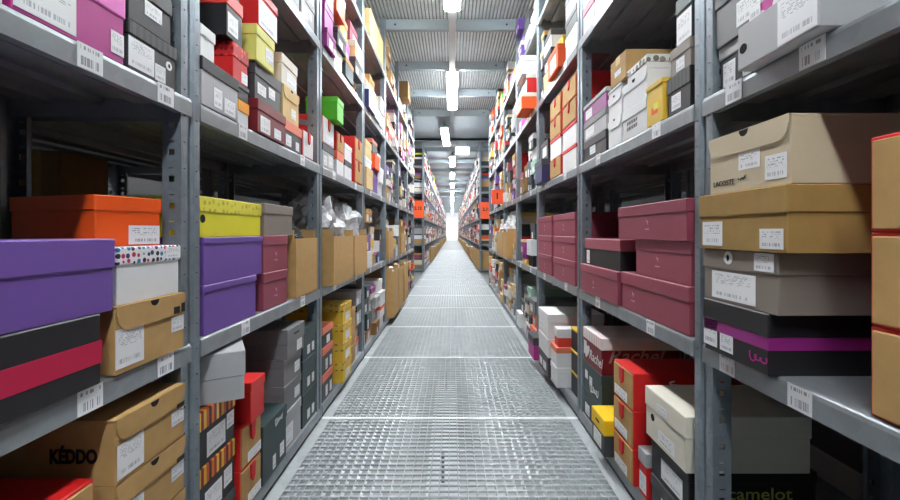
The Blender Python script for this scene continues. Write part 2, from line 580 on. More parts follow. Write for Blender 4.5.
S('left', 1, 0, 1.4, 1.605, [
    I(0.2, 'dgreen', lh=0.05, set=-0.012, labels=[(0.4, 0.52, 0.06, 0.3), (0.7, 0.88, 0.12, 0.36)], ftext=('#6', 0.06, 0.62, 0.86, 'white'), desc='tall dark-green shoe box, white print')])
S('left', 1, 0, 1.61, 1.795, [
    I(0.15, 'lgrey', lh=0.04, labels=[(0.1, 0.5, 0.1, 0.6)], desc='pale-grey lidded shoe box'),
    I(0.105, 'grey', lh=0.035, labels=[(0.6, 0.9, 0.2, 0.6)], desc='grey lidded shoe box'),
    I(0.105, 'grey', lh=0.035, labels=[(0.6, 0.9, 0.2, 0.6)], desc='grey lidded shoe box'),
    I(0.115, 'grey', lh=0.06, labels=[(0.55, 0.85, 0.08, 0.45)], set=-0.012, marks=[(0.35, 0.65, 0.72, 0.78)], desc='grey lidded shoe box')])
S('left', 1, 0, 1.81, 1.985, [
    I(0.145, 'dgreen', lh=0.035, labels=[(0.35, 0.55, 0.12, 0.4), (0.7, 0.88, 0.12, 0.4)], desc='dark-green shoe box'),
    I(0.145, 'dgreen', lh=0.035, labels=[(0.35, 0.55, 0.12, 0.4), (0.7, 0.88, 0.12, 0.4)], desc='dark-green shoe box'),
    I(0.14, 'dgreen', lh=0.035, labels=[(0.35, 0.55, 0.12, 0.4), (0.7, 0.88, 0.12, 0.4)], desc='dark-green shoe box')])

# ---- left rack, third bay
MESHY = spotted('yellow_string', (226, 190, 74), [(150, 110, 30), (180, 140, 50)], 30, 0.3)
S('left', 2, 0, 2.085, 2.27, [
    I(0.135, 'dgrey', 'salmon', lh=0.04, labels=[(0.3, 0.5, 0.1, 0.5), (0.7, 0.9, 0.1, 0.5)], desc='charcoal shoe box, coral lid'),
    I(0.135, 'dgrey', 'salmon', lh=0.04, labels=[(0.3, 0.5, 0.1, 0.5), (0.7, 0.9, 0.1, 0.5)], desc='charcoal shoe box, coral lid'),
    I(0.1, 'black', 'salmon', lh=0.035, labels=[(0.4, 0.7, 0.1, 0.5)], desc='black shoe box, coral lid')])
S('left', 2, 0, 2.36, 2.56, [
    I(0.11, 'gold', MESHY, lh=0.04, set=-0.03, labels=[(0.3, 0.8, 0.1, 0.5)], desc='golden string-patterned shoe box'),
    I(0.11, 'gold', MESHY, lh=0.04, set=-0.03, labels=[(0.3, 0.8, 0.1, 0.5)], desc='golden string-patterned shoe box'),
    I(0.11, 'gold', MESHY, lh=0.04, set=-0.03, labels=[(0.3, 0.8, 0.1, 0.5)], desc='golden string-patterned shoe box'),
    I(0.11, 'gold', MESHY, lh=0.04, set=-0.03, labels=[(0.3, 0.8, 0.1, 0.5)], desc='golden string-patterned shoe box')])
S('left', 2, 0, 2.6, 2.8, [I(0.12, 'kraft', lh=0.035, desc='kraft lidded shoe box')] * 3)
S('left', 2, 2, 2.09, 2.29, [
    I(0.12, 'lgrey', 'dgrey', lh=0.035, labels=[(0.1, 0.4, 0.1, 0.5), (0.5, 0.9, 0.1, 0.6)], desc='pale-grey shoe box, charcoal lid'),
    I(0.14, 'white', 'red', style='ribbon', labels=[(0.2, 0.9, 0.1, 0.6)], desc='white-ended red shoe box'),
    I(0.12, 'green', y=(2.19, 2.32), lh=0.03, set=-0.045, d=0.17, desc='vivid green shoe box')])
S('left', 2, 2, 2.35, 2.5, [I(0.13, 'white', 'salmon', lh=0.05, desc='white shoe box, salmon lid'), I(0.11, 'red', style='ribbon', desc='kraft-ended red shoe box')])
S('left', 2, 2, 2.52, 2.7, [I(0.11, 'white', 'dgrey', lh=0.035, desc='white shoe box, charcoal lid'), I(0.1, 'white', lh=0.03, desc='white lidded shoe box')])
S('left', 2, 2, 2.74, 2.95, [I(0.15, 'red', style='ribbon', set=-0.01, desc='kraft-ended red shoe box'), I(0.15, 'red', style='ribbon', set=-0.01, desc='kraft-ended red shoe box')])
S('left', 3, 2, 3.12, 3.36, [I(0.16, 'tan', lh=0.05, set=-0.01, desc='tan shoe box'), I(0.08, 'white', lh=0.03, desc='white lidded shoe box'), I(0.13, 'tan', lh=0.05, desc='tan shoe box')])
S('left', 3, 2, 3.4, 3.62, [I(0.13, 'purple', lh=0.03, desc='purple lidded shoe box'), I(0.06, 'purple', 'violet', lh=0.025, desc='purple shoe box, violet lid'),
                            I(0.12, 'orange', lh=0.04, set=-0.02, desc='orange lidded shoe box'), I(0.12, 'dgrey', 'salmon', lh=0.03, desc='charcoal shoe box, coral lid')])
S('left', 3, 3, 3.1, 3.36, [I(0.17, 'navy', 'white', lh=0.04, set=-0.03, labels=[(0.02, 0.98, 0.02, 0.72)], desc='navy shoe box, white end'), I(0.05, 'salmon', lh=0.03, desc='flat salmon shoe box')])
S('left', 3, 4, 3.3, 3.6, [I(0.12, 'tan', style='plain', desc='tan shoe box'), I(0.12, 'tan', style='plain', desc='tan shoe box')])
S('left', 3, 4, 3.62, 3.92, [I(0.13, 'tan', style='plain', desc='tan shoe box'), I(0.12, 'tan', style='plain', desc='tan shoe box')])
S('left', 5, 4, 5.15, 5.45, [I(0.13, 'white', lh=0.04, desc='white lidded shoe box'), I(0.2, 'brown', style='plain', set=-0.1, desc='brown carton jutting out')])

# ---- right rack, nearest bay
S('right', 0, 1, 0.787, 0.992, [
    I(0.118, 'black', lh=0.045, d=0.34, set=-0.025, band=('violet', 0.41, 0.618), ftext=('#3', 0.042, 0.86, 0.22, 'violet'),
      labels=[(0.0, 0.24, 0.1, 0.6), (0.29, 0.5, 0.1, 0.42)], desc='black shoe box with violet band'),
    I(0.116, 'taupe', y=(0.763, 0.993), lh=0.042, d=0.36, set=-0.025, labels=[(0.14, 0.74, 0.06, 0.58)], labels2=[(0.74, 0.96, 0.68, 0.98)], disc=(0.4, 0.85, 0.028),
      desc='taupe lidded shoe box, white stickers'),
    I(0.122, 'dkraft', y=(0.73, 0.993), lh=0.05, d=0.36, set=-0.035, labels=[(0.05, 0.32, 0.06, 0.5), (0.74, 0.96, 0.05, 0.36)], desc='brown corrugated lidded shoe box'),
    I(0.124, 'beige', style='flap', y=(0.732, 0.962), fh=0.044, d=0.36, set=-0.03, labels=[(0.42, 0.68, 0.34, 0.62), (0.74, 0.965, 0.1, 0.47)],
      ftext=('LACOSTE', 0.0165, 0.21, 0.17, 'ink'), croc=(0.46, 0.19), desc='beige flap-front shoe box, small reptile emblem')])
S('right', 0, 1, 0.42, 0.625, [
    I(0.134, 'red', style='ribbon', rib=False, set=0.0, labels=[(0.3, 0.46, 0.3, 0.55)], desc='red shoe box, big kraft end'),
    I(0.138, 'red', style='ribbon', rib=False, set=0.0, labels=[(0.3, 0.46, 0.3, 0.55)], desc='red shoe box, big kraft end'),
    I(0.14, 'red', style='ribbon', rib=False, set=0.0, desc='red shoe box, big kraft end')])
S('right', 0, 2, 0.67, 0.862, [
    I(0.088, 'lgrey', style='plain', set=-0.032, d=0.33, hole=(0.09, 0.46, 0.02), labels=[(0.56, 0.99, 0.04, 0.96)], desc='low grey shoe box over shelf edge'),
    I(0.09, PINKFL, PINKFL, y=(0.72, 0.862), set=-0.01, lh=0.03, labels=[(0.0, 0.22, 0.1, 0.8)], desc='pink floral shoe box')])
S('right', 0, 2, 0.868, 0.99, [
    I(0.1, 'dgrey', 'lgrey', lh=0.028, set=0.01, labels=[(0.12, 0.46, 0.05, 0.6), (0.66, 0.98, 0.08, 0.5)], desc='charcoal shoe box, pale lid'),
    I(0.14, 'grey', 'dgrey', y=(0.866, 0.992), lh=0.05, labels=[(0.6, 0.98, 0.12, 0.5)], desc='tall grey shoe box, charcoal lid'),
    I(0.1, 'grey', y=(0.866, 0.992), lh=0.035, desc='grey lidded shoe box')])

# ---- right rack, second bay
S('right', 1, 1, 1.085, 1.5, [
    I(0.13, 'burgundy', y=(1.085, 1.525), lh=0.042, d=0.33, set=-0.005, emblem=(0.22, 0.38), desc='long burgundy shoe box'),
    I(0.118, 'burgundy', y=(1.085, 1.42), lh=0.035, d=0.33, emblem=(0.45, 0.42), set=0.0, desc='long burgundy shoe box'),
    I(0.112, 'burgundy', y=(1.085, 1.535), lh=0.035, d=0.33, emblem=(0.5, 0.4), set=-0.012, desc='long burgundy shoe box')])
S('right', 1, 1, 1.54, 2.02, [
    I(0.125, 'burgundy', y=(1.54, 1.99), lh=0.035, d=0.33, set=-0.012, emblem=(0.4, 0.35), desc='long burgundy shoe box'),
    I(0.118, 'black', BURSTR, y=(1.545, 1.96), lh=0.044, d=0.33, set=0.0, labels=[(0.06, 0.16, 0.05, 0.55)], desc='black shoe box, burgundy striped lid'),
    I(0.118, 'burgundy', y=(1.56, 1.95), lh=0.035, d=0.27, set=0.15, emblem=(0.62, 0.4), desc='burgundy shoe box set back')])
S('right', 1, 2, 1.09, 1.21, [
    I(0.108, 'black', RIBK, lh=0.045, labels=[(0.2, 0.6, 0.1, 0.5)], set=0.0, desc='black shoe box, ribbed lid'),
    I(0.075, 'taupe', lh=0.03, y=(1.09, 1.195), labels=[(0.3, 0.7, 0.05, 0.5)], desc='taupe lidded shoe box'),
    I(0.125, 'dgreen', y=(1.085, 1.165), lh=0.04, labels=[(0.05, 0.95, 0.0, 0.62)], desc='dark-green shoe box, tall label'),
    I(0.08, 'burgundy', y=(1.085, 1.14), lh=0.03, desc='burgundy shoe box')])
S('right', 1, 2, 1.225, 1.33, [I(0.125, 'gold', 'gold', style='lid', lh=0.015, set=-0.005, marks=None, ytext=True, desc='mustard-yellow printed shoe box')])
S('right', 1, 2, 1.335, 1.53, [
    I(0.105, 'white', lh=0.036, zig=True, desc='white shoe box, black zigzag print'),
    I(0.09, 'white', style='flap', fh=0.03, desc='white flap-front shoe box'),
    I(0.045, 'white', ZIGZAG, y=(1.335, 1.49), lh=0.025, desc='white shoe box, triangle-patterned lid')])
S('right', 1, 2, 1.54, 1.67, [
    I(0.105, 'white', style='flap', fh=0.036, desc='white flap-front shoe box'),
    I(0.09, 'white', style='flap', fh=0.03, desc='white flap-front shoe box'),
    I(0.03, 'white', lh=0.012, desc='flat white shoe box'),
    I(0.1, 'kraft', y=(1.495, 1.64), style='plain', labels=[(0.3, 0.7, 0.3, 0.5)], desc='kraft carton on white boxes')])
S('right', 1, 2, 1.69, 1.98, [
    I(0.09, 'black', lh=0.035, labels=[(0.3, 0.55, 0.2, 0.6)], desc='black lidded shoe box'),
    I(0.09, 'lgrey', 'grey', lh=0.03, labels=[(0.1, 0.5, 0.1, 0.6)], desc='pale-grey shoe box, grey lid'),
    I(0.08, 'violet', 'lgrey', lh=0.02, labels=[(0.1, 0.4, 0.1, 0.6)], desc='violet shoe box, grey lid')])
S('right', 1, 3, 1.66, 1.83, [I(0.12, 'white', 'dred', lh=0.04, desc='white shoe box, dark-red lid'), I(0.11, 'dred', lh=0.035, desc='dark-red lidded shoe box')])
S('right', 1, 3, 1.835, 1.99, [I(0.12, 'white', 'crimson', lh=0.04, desc='white shoe box, crimson lid'), I(0.11, 'white', lh=0.035, desc='white lidded shoe box')])

S('right', 1, 0, 1.1, 1.31, [
    I(0.105, 'dgrey', lh=0.035, d=0.34, labels=[(0.3, 0.8, 0.15, 0.6)], desc='charcoal lidded shoe box'),
    I(0.117, 'black', 'black', lh=0.03, d=0.34, labels=[(0.3, 0.85, 0.15, 0.65)], stext=('camelot', 0.046, 0.032, 0.155, 'lime', 0.0), desc='black shoe box, yellowish side lettering'),
    I(0.15, 'cream', y=(1.09, 1.32), lh=0.058, d=0.33, set=-0.012, hole=(0.2, 0.45, 0.022), labels=[(0.35, 0.75, 0.08, 0.32)], labels2=[(0.35, 0.6, 0.68, 0.84)], desc='cream shoe box with deep lid')])
S('right', 1, 0, 1.325, 1.385, [I(0.15, 'red', 'lgrey', lh=0.045, set=-0.005, labels=[(0.1, 0.9, 0.1, 0.5)], desc='narrow red shoe box, grey lid')])
S('right', 1, 0, 1.4, 1.57, [
    I(0.125, 'red', style='ribbon', set=-0.016, labels=[(0.1, 0.75, 0.08, 0.35)], desc='kraft-ended red shoe box'),
    I(0.127, 'red', style='ribbon', set=-0.016, labels=[(0.1, 0.75, 0.08, 0.35)], desc='kraft-ended red shoe box'),
    I(0.127, 'red', style='ribbon', set=-0.016, labels=[(0.1, 0.75, 0.08, 0.35)], swoosh=True, desc='kraft-ended red shoe box')])
S('right', 1, 0, 1.585, 1.73, [
    I(0.14, 'dgrey', paper((246, 204, 24)), y=(1.583, 1.728), lh=0.06, set=-0.045, d=0.3, labels=[(0.15, 0.75, 0.1, 0.5)], ytext=True, desc='small charcoal shoe box, yellow lid')])
S('right', 1, 0, 1.74, 1.985, [
    I(0.125, 'dgreen', lh=0.04, labels=[(0.1, 0.35, 0.1, 0.5)], desc='dark-green shoe box'),
    I(0.13, 'dgreen', lh=0.04, labels=[(0.1, 0.25, 0.4, 0.7), (0.35, 0.5, 0.3, 0.6)], ftext=('#5', 0.1, 0.6, 0.25, 'white'), desc='dark-green shoe box'),
    I(0.155, 'dred', WSTRIPE, y=(1.74, 1.985), lh=0.05, d=0.33, set=0.0, ftext=('\u2665Rachel', 0.062, 0.52, 0.3, 'white'), stext=('Rachel', 0.085, 0.05, 0.18, 'lgrey', 0.0), labels=[(0.04, 0.2, 0.2, 0.6)], desc='dark-red shoe box, white striped lid')])
# ---- right rack, third bay
for i, (ya, yb) in enumerate(((2.09, 2.54), (2.58, 2.985))):
    S('right', 2, 1, ya, yb, [I(0.124, 'burgundy', lh=0.035, set=-0.008, emblem=(0.5, 0.4), desc='long burgundy shoe box')] * 3)
S('right', 2, 0, 2.45, 2.72, [
    I(0.115, 'dgrey', lh=0.035, labels=[(0.12, 0.4, 0.2, 0.6), (0.5, 0.8, 0.2, 0.6)], set=-0.06, desc='charcoal lidded shoe box'),
    I(0.11, 'white', lh=0.035, set=-0.06, desc='white lidded shoe box'),
    I(0.145, 'white', lh=0.05, set=-0.06, labels=[(0.1, 0.6, 0.1, 0.5)], desc='white lidded shoe box')])
S('right', 2, 0, 2.085, 2.26, [I(0.115, 'black', 'gold', lh=0.012, set=0.02, desc='black shoe box, thin golden lid')] * 3)
S('right', 2, 0, 2.29, 2.43, [I(0.11, 'white', lh=0.03, set=-0.05, labels=[(0.2, 0.8, 0.1, 0.6)], desc='white lidded shoe box'),
                              I(0.11, 'white', 'salmon', lh=0.03, set=-0.05, desc='white shoe box, salmon lid'), I(0.1, 'coral', 'white', lh=0.05, y=(2.3, 2.38), set=-0.04, desc='small coral shoe box, white lid')])
S('right', 2, 0, 2.78, 2.98, [I(0.15, 'magenta', 'dgrey', lh=0.05, set=-0.08, desc='magenta shoe box, charcoal lid')])
for ya in (2.1, 2.4):
    S('right', 2, 2, ya, ya + 0.26, [
        I(0.12, 'white' if ya < 2.3 else 'red', 'red' if ya < 2.3 else 'red', style='ribbon' if ya > 2.3 else 'lid', lh=0.02, desc='white shoe box, red lid' if ya < 2.3 else 'kraft-ended red shoe box'),
        I(0.12, 'white', 'red', style='lid', lh=0.02, desc='white shoe box, red lid'),
        I(0.12, 'red', style='ribbon', desc='kraft-ended red shoe box'),
        I(0.12, 'red', style='ribbon', desc='kraft-ended red shoe box')])
S('right', 2, 2, 2.72, 2.95, [I(0.15, 'navy', 'dgrey', lh=0.04, set=-0.04, desc='navy shoe box, charcoal lid'), I(0.13, 'black', lh=0.035, labels=[(0.3, 0.8, 0.2, 0.7)], desc='black shoe box, white sticker')])
S('right', 2, 3, 2.09, 2.3, [I(0.12, 'white', lh=0.04, labels=[(0.2, 0.7, 0.1, 0.5)], desc='white lidded shoe box'), I(0.1, 'black', lh=0.035, desc='black lidded shoe box'), I(0.11, 'white', 'dgrey', lh=0.035, desc='white shoe box, charcoal lid')])
S('right', 2, 3, 2.64, 2.85, [I(0.12, 'tan', lh=0.04, desc='tan lidded shoe box'), I(0.12, 'black', lh=0.035, labels=[(0.2, 0.7, 0.1, 0.5)], desc='black lidded shoe box'), I(0.11, 'white', 'dgrey', lh=0.035, desc='white shoe box, charcoal lid')])
S('right', 2, 3, 2.35, 2.6, [I(0.13, 'orange', 'orange', lh=0.03, set=-0.03, labels=[(0.3, 0.8, 0.1, 0.7)], desc='orange lidded shoe box'), I(0.05, 'gold', lh=0.02, desc='flat golden shoe box')])
S('right', 3, 3, 3.15, 3.42, [I(0.12, 'orange', 'cream', lh=0.03, set=-0.1, desc='orange shoe box, cream lid'), I(0.14, 'red', 'cream', lh=0.03, set=-0.06, labels=[(0.5, 0.95, 0.1, 0.7)], desc='red shoe box, cream lid'),
                              I(0.14, 'white', lh=0.04, set=-0.1, disc=(0.7, 0.4, 0.04), desc='white lidded shoe box')])
S('right', 5, 4, 5.2, 5.45, [I(0.2, 'lime', 'green', lh=0.06, set=0.0, desc='lime-green shoe box')])
S('right', 4, 4, 4.3, 4.55, [I(0.14, 'magenta', lh=0.04, desc='magenta lidded shoe box')])


# ------------------------------------------------------------------ open cartons (specs)
CARTONS = []   # side, y0, y1, z, h, set, bag


def K(side, bay, lev, y0, y1, h, set_=0.0, bag=None, d=0.36, label=None):
    CARTONS.append(dict(side=side, bay=bay, lev=lev, y0=y0, y1=y1, z=LEV[lev], h=h, set=set_, bag=bag, d=d, label=label))
    CELLS.setdefault((side, bay, lev), []).append(dict(y=(y0 + y1) / 2, items=[], blocked=(y0, y1)))


K('left', 1, 1, 1.715, 1.985, 0.245, -0.005, 'dark')
K('left', 2, 1, 2.1, 2.52, 0.25, -0.05, 'clear')
K('left', 2, 1, 2.55, 2.93, 0.25, -0.05, 'clear')
K('left', 4, 1, 4.1, 4.45, 0.28, -0.02, 'paper')
K('left', 5, 1, 5.15, 5.5, 0.26, -0.02, None)
K('left', 3, 0, 3.95, 4.02, 0.3, 0.0, None)
K('left', 4, 0, 4.15, 4.56, 0.46, -0.06, 'paper')
K('left', 4, 0, 4.6, 4.98, 0.46, -0.06, 'paper')
K('left', 5, 0, 5.15, 5.55, 0.46, -0.06, 'clear')
K('right', 4, 1, 4.3, 4.62, 0.27, -0.06, 'paper')
K('right', 4, 1, 4.66, 4.98, 0.27, -0.06, 'paper')
K('right', 5, 1, 5.12, 5.45, 0.27, -0.04, 'paper')
CARTONS = [c for c in CARTONS if c['y1'] - c['y0'] > 0.1]

# ------------------------------------------------------------------ random filling of the other cells
PAL = [('white', 20), ('lgrey', 10), ('kraft', 10), ('black', 13), ('dgrey', 9), ('red', 7), ('orange', 6), ('purple', 3), ('violet', 3),
       ('beige', 6), ('cream', 6), ('tan', 5), ('navy', 3), ('burgundy', 4), ('yellow', 1.5), ('salmon', 3), ('grey', 6), ('mint', 1), ('blue', 1),
       ('dgreen', 3), ('gold', 2), ('brown', 3), ('magenta', 1.5), ('pink', 1)]
PN, PW = zip(*PAL)


def pick():
    return rng.choices(PN, PW)[0]


def fill(side, bay, lev, ystart, yend, top=0.5, dens=1.0):
    taken = []
    for st in CELLS.get((side, bay, lev), []):
        if 'blocked' in st:
            taken.append(st['blocked'])
        for b in st['items']:
            taken.append((b['y0'], b['y1']))
    y = ystart
    while y < yend - 0.12:
        w = rng.uniform(0.16, 0.25)
        if y + w > yend:
            w = yend - y
            if w < 0.12:
                break
        hit = [t for t in taken if t[0] < y + w + 0.008 and t[1] > y - 0.008]
        if hit:
            y = max(t[1] for t in hit) + 0.012
            continue
        if rng.random() > dens:
            y += w
            continue
        maxh = min(top, rng.choice([0.28, 0.36, 0.42, 0.48, 0.5, 0.5]))
        z, items = 0.0, []
        same = rng.random() < 0.3
        base = pick()
        while True:
            h = rng.uniform(0.085, 0.135)
            if z + h > maxh:
                break
            c = base if same else pick()
            lid = c if rng.random() < 0.6 else pick()
            style = 'lid'
            r = rng.random()
            if c == 'red' and r < 0.5:
                style = 'ribbon'
            elif c in KRAFTY and r < 0.5:
                style = 'flap'
                lid = c
            labs = []
            if rng.random() < 0.9:
                u = rng.uniform(0.08, 0.45)
                labs.append((u, u + rng.uniform(0.22, 0.42), 0.08, rng.uniform(0.45, 0.62)))
            if rng.random() < 0.35:
                labs.append((0.74, 0.95, 0.1, 0.4))
            sw = rng.uniform(0, 0.02)
            items.append(dict(h=h, col=c, lid=lid, style=style, set=rng.uniform(-0.025, 0.03), lh=rng.uniform(0.02, 0.045), labels=labs,
                              y=(y + sw * rng.random(), y + w - sw * rng.random())))
            z += h
        if items:
            S(side, bay, lev, y, y + w, items, manual=False)
        y += w + rng.uniform(0.004, 0.03)


for side in ('left', 'right'):
    for bay in range(7):
        for lev in range(5):
            if bay == 0 and lev != 3:
                continue
            if bay == 1 and lev in (0, 1, 2):
                continue
            if (side, bay, lev) in (('right', 2, 1),):
                continue
            if lev == 0 and side == 'left' and bay in (4,):
                continue
            if bay == 0:
                continue
            dens = 0.93
            top = 0.5
            if lev == 4:
                top, dens = 0.42, 0.8
            if lev == 1:
                dens = 0.8
            fill(side, bay, lev, bay + 0.085, bay + 0.985, top, dens)

FAR0 = 9.6
NFAR = 34
for side in ('left', 'right'):
    for k in range(NFAR):
        for lev in range(5):
            if lev == 0:
                continue
            fill(side, 100 + k, lev, FAR0 + k + 0.05, FAR0 + k + 0.95, 0.46, 0.93)


# ------------------------------------------------------------------ build boxes
def px_area(b):
    Wf = W(b['side']) + b['set']
    xa, xb = Wf / b['y0'] * F, Wf / b['y1'] * F
    ym = (b['y0'] + b['y1']) / 2
    px = CX + sign(b['side']) * (xa + xb) / 2
    py = CY - (b['z'] + b['h'] / 2 - EYE) / ym * F
    if b['y0'] < 1.0 and (px < -90 or px > 990):
        return 0.0
    if py < -8 or py > 520 or px < -60 or px > 960:
        return 0.0
    return abs(xa - xb) * b['h'] / ym * F


for b in BOXES:
    b['area'] = px_area(b)
ranked = sorted((b for b in BOXES if not b['manual']), key=lambda b: -b['area'])
n_manual = sum(b['manual'] for b in BOXES)
N_IND = max(0, 305 - n_manual)
for i, b in enumerate(ranked):
    b['single'] = i < N_IND
for b in BOXES:
    if b['manual']:
        b['single'] = True

BAYNAME = lambda bay: ORD[bay] + ' bay'
LAST = {}


def describe(b):
    if b.get('desc'):
        return b['desc']
    c, l = b['col'], b['lid']
    if b['style'] == 'ribbon':
        return 'kraft-ended red shoe box'
    if b['style'] == 'flap':
        return f"{NAMES[c]} flap-front shoe box"
    if isinstance(l, str) and l != c:
        return f"{NAMES[c]} shoe box, {NAMES[l]} lid"
    return f"{NAMES[c]} shoe box"


for key, cell in CELLS.items():
    cell.sort(key=lambda s: s['y'])
    n = 0
    for st in cell:
        if not st['items']:
            continue
        for j, b in enumerate(st['items']):
            b['stack'] = n
            b['rank'] = j
            b['count'] = len(st['items'])
        n += 1


def box_label(b):
    side, bay, lev = b['side'], b['bay'], b['lev']
    up = 'topmost' if b['rank'] == b['count'] - 1 and b['count'] > 1 else ('lowest' if b['rank'] == 0 and b['count'] > 1 else (ORD[b['rank']] + ' up' if b['count'] > 1 else 'alone'))
    bayn = BAYNAME(bay) if bay < 100 else 'far run'
    pos = f"{up}, {ORD[b['stack']]} stack, {LEVNAME[lev].replace(' ', ' ')}, {bayn}, {side} rack"
    return describe(b) + ', ' + pos


def put_sticker(root, x, z, w, h, y, me=None, name='sticker', rot=None):
    o = link(name, me or (ME_BIG if w * h > 0.004 else ME_STICK), root, (x, y, z))
    o.scale = (w, 0.0006, h)
    return o


def croc_mesh():
    pts = [(-1.0, 0.05), (-0.7, 0.32), (-0.75, 0.1), (-0.45, 0.0), (-0.2, 0.22), (0.15, 0.3), (0.45, 0.25), (0.7, 0.5), (1.0, 0.62), (0.78, 0.3),
           (1.05, 0.22), (0.75, 0.05), (0.5, 0.0), (0.42, -0.22), (0.3, -0.22), (0.3, -0.02), (-0.1, -0.06), (-0.16, -0.24), (-0.28, -0.24), (-0.25, -0.06), (-0.6, -0.12)]
    return prism('emblem', [(x * 0.0125, z * 0.0125) for x, z in pts], 0, 0.0004, plain('croc_green', (30, 62, 40)))


def bird_mesh(mat):
    pts = [(-0.5, 0.6), (-0.25, 0.1), (-0.1, 0.3), (0.1, 0.0), (0.5, 0.1), (0.15, -0.25), (0.35, -0.6), (0.0, -0.3), (-0.2, -0.05)]
    return prism('emblem', [(x * 0.02, z * 0.02) for x, z in pts], 0, 0.0004, mat)


M_PALEPINK = plain('pale_pink_print', (226, 170, 186))
M_TEXT = {'ink': M_INK, 'white': plain('white_ink', (236, 236, 236)), 'violet': plain('violet_ink', (190, 30, 140)),
          'lime': plain('lime_ink', (196, 200, 90)), 'lgrey': plain('grey_ink', (170, 150, 150))}
SMALL_TEXT_W = plain('white_ink', (236, 236, 236))
ME_BIRD = bird_mesh(M_PALEPINK)
ME_PAT_CACHE = {}


def build_box(b):
    side = b['side']
    sg = sign(side)
    w, h, d = b['y1'] - b['y0'] - 0.001, b['h'] - 0.0006, b['d']
    ym = (b['y0'] + b['y1']) / 2
    X = sg * (W(side) + b['set'])
    rz = (math.pi / 2 if side == 'left' else -math.pi / 2) + math.radians(b.get('rot', 0))
    name = 'carton' if 'carton' in b.get('desc', '') else 'shoe_box'
    root = empty(name, (X, ym, b['z'] + 0.0004), rz)
    lab = box_label(b)
    grp = 'shoe boxes on the shelves'
    tag(root, lab, 'shoe box' if name == 'shoe_box' else 'carton', grp)
    hx = w / 2
    style = b['style']
    body_m = cmat(b['col'])
    lid_m = cmat(b['lid'])
    detail = b['area'] > 110 or b['manual']
    near = -1 if side == 'left' else 1
    bev = 0.0022 if detail else 0.0
    front = 0.0
    if style == 'lid':
        lh = min(b.get('lh', 0.035), h * 0.6)
        ins = 0.0028
        link('body', rbox('body', -hx + ins, hx - ins, ins, d - ins, 0, h - 0.004, body_m, bev * 0.6), root)
        link('lid', rbox('lid', -hx, hx, 0, d, h - lh, h, lid_m, bev), root)
        fy_body, fy_lid, lz = ins, 0.0, h - lh
    elif style == 'flap':
        lh = b.get('fh', 0.04)
        ins = 0.0035
        link('body', rbox('body', -hx, hx, ins, d, 0, h - 0.003, body_m, bev * 0.6), root)
        r = lh * 0.62
        pts = [(-hx, h), (-hx, h - lh + r)]
        for k in range(7):
            a = math.pi + k / 6 * math.pi / 2
            pts.append((-hx + r + 0.002 + r * math.cos(a), h - lh + r + r * math.sin(a)))
        for k in range(7):
            a = 1.5 * math.pi + k / 6 * math.pi / 2
            pts.append((hx - r - 0.002 + r * math.cos(a), h - lh + r + r * math.sin(a)))
        pts += [(hx, h - lh + r), (hx, h)]
        lid = link('lid', prism('lid', pts, 0.0, ins, lid_m), root)
        link('top_panel', rbox('top_panel', -hx, hx, 0.001, d, h - 0.003, h, lid_m, 0), lid)
        n = 12
        rr = min(0.013, w * 0.06)
        nt = [(rr * math.cos(math.pi + math.pi * k / n), h - 0.0015 + rr * math.sin(math.pi + math.pi * k / n)) for k in range(n + 1)]
        link('thumb_hole_shade', prism('thumb_hole_shade', nt, -0.0006, 0.0004, M_HOLE), lid)
        fy_body, fy_lid, lz = ins, 0.0, h - lh
    elif style == 'ribbon':
        link('body', rbox('body', -hx, hx, 0.004, d, 0, h, cmat(b['col'] if b['col'] == 'red' else 'red'), bev), root)
        pm = cmat('kraft') if b['col'] == 'red' else cmat(b['col'])
        link('end_panel', rbox('end_panel', -hx + 0.006, hx - 0.006, 0, 0.006, 0.004, h - 0.006, pm, 0.0015), root)
        if b.get('rib', True) and detail:
            rw = min(0.016, w * 0.1)
            pts = [(-rw, h - 0.006), (-rw * 0.9, h * 0.62), (0, h * 0.52), (rw * 0.9, h * 0.62), (rw, h - 0.006)]
            link('ribbon', prism('ribbon', pts, -0.006, -0.0005, cmat('red')), root)
        fy_body = fy_lid = 0.0
        lz = h
    else:   # plain, one piece with a tuck seam
        link('body', rbox('body', -hx, hx, 0, d, 0, h, body_m, bev), root)
        if b['col'] in KRAFTY:
            link('tape', rbox('tape', -0.02, 0.02, -0.0006, d * 0.98, h - 0.03, h + 0.0006, cmat('tan'), 0), root)
        fy_body = fy_lid = 0.0
        lz = h
    if b.get('band'):
        c, v0, v1 = b['band']
        e = 0.001
        link('band', rbox('band', -hx - e + (0.0028 if style == 'lid' else 0), hx + e - (0.0028 if style == 'lid' else 0), fy_body - e, d + e - 0.003, v0 * h, v1 * h - (0.0), cmat(c), 0), root)
        if style == 'lid':
            pass
    flip = b.get('labels_flip')
    for L in (b.get('labels') or []):
        u0, u1, v0, v1 = L
        if flip:
            u0, u1 = 1 - u1, 1 - u0
        vm = (v0 + v1) / 2 * h
        y = (fy_lid if vm > lz else fy_body) - 0.0010
        put_sticker(root, (u0 + u1 - 1) / 2 * w, vm, (u1 - u0) * w, (v1 - v0) * h, y)
    if not detail:
        return root
    for L in (b.get('labels2') or []):
        u0, u1, v0, v1 = L
        put_sticker(root, (u0 + u1 - 1) / 2 * w, (v0 + v1) / 2 * h, (u1 - u0) * w, (v1 - v0) * h, fy_lid - 0.001)
    for L in (b.get('marks') or []):
        u0, u1, v0, v1 = L
        vm = (v0 + v1) / 2 * h
        y = (fy_lid if vm > lz else fy_body) - 0.0008
        link('printed_mark', rbox('printed_mark', (u0 - .5) * w, (u1 - .5) * w, y, y + 0.0008, v0 * h, v1 * h, M_INK, 0), root)
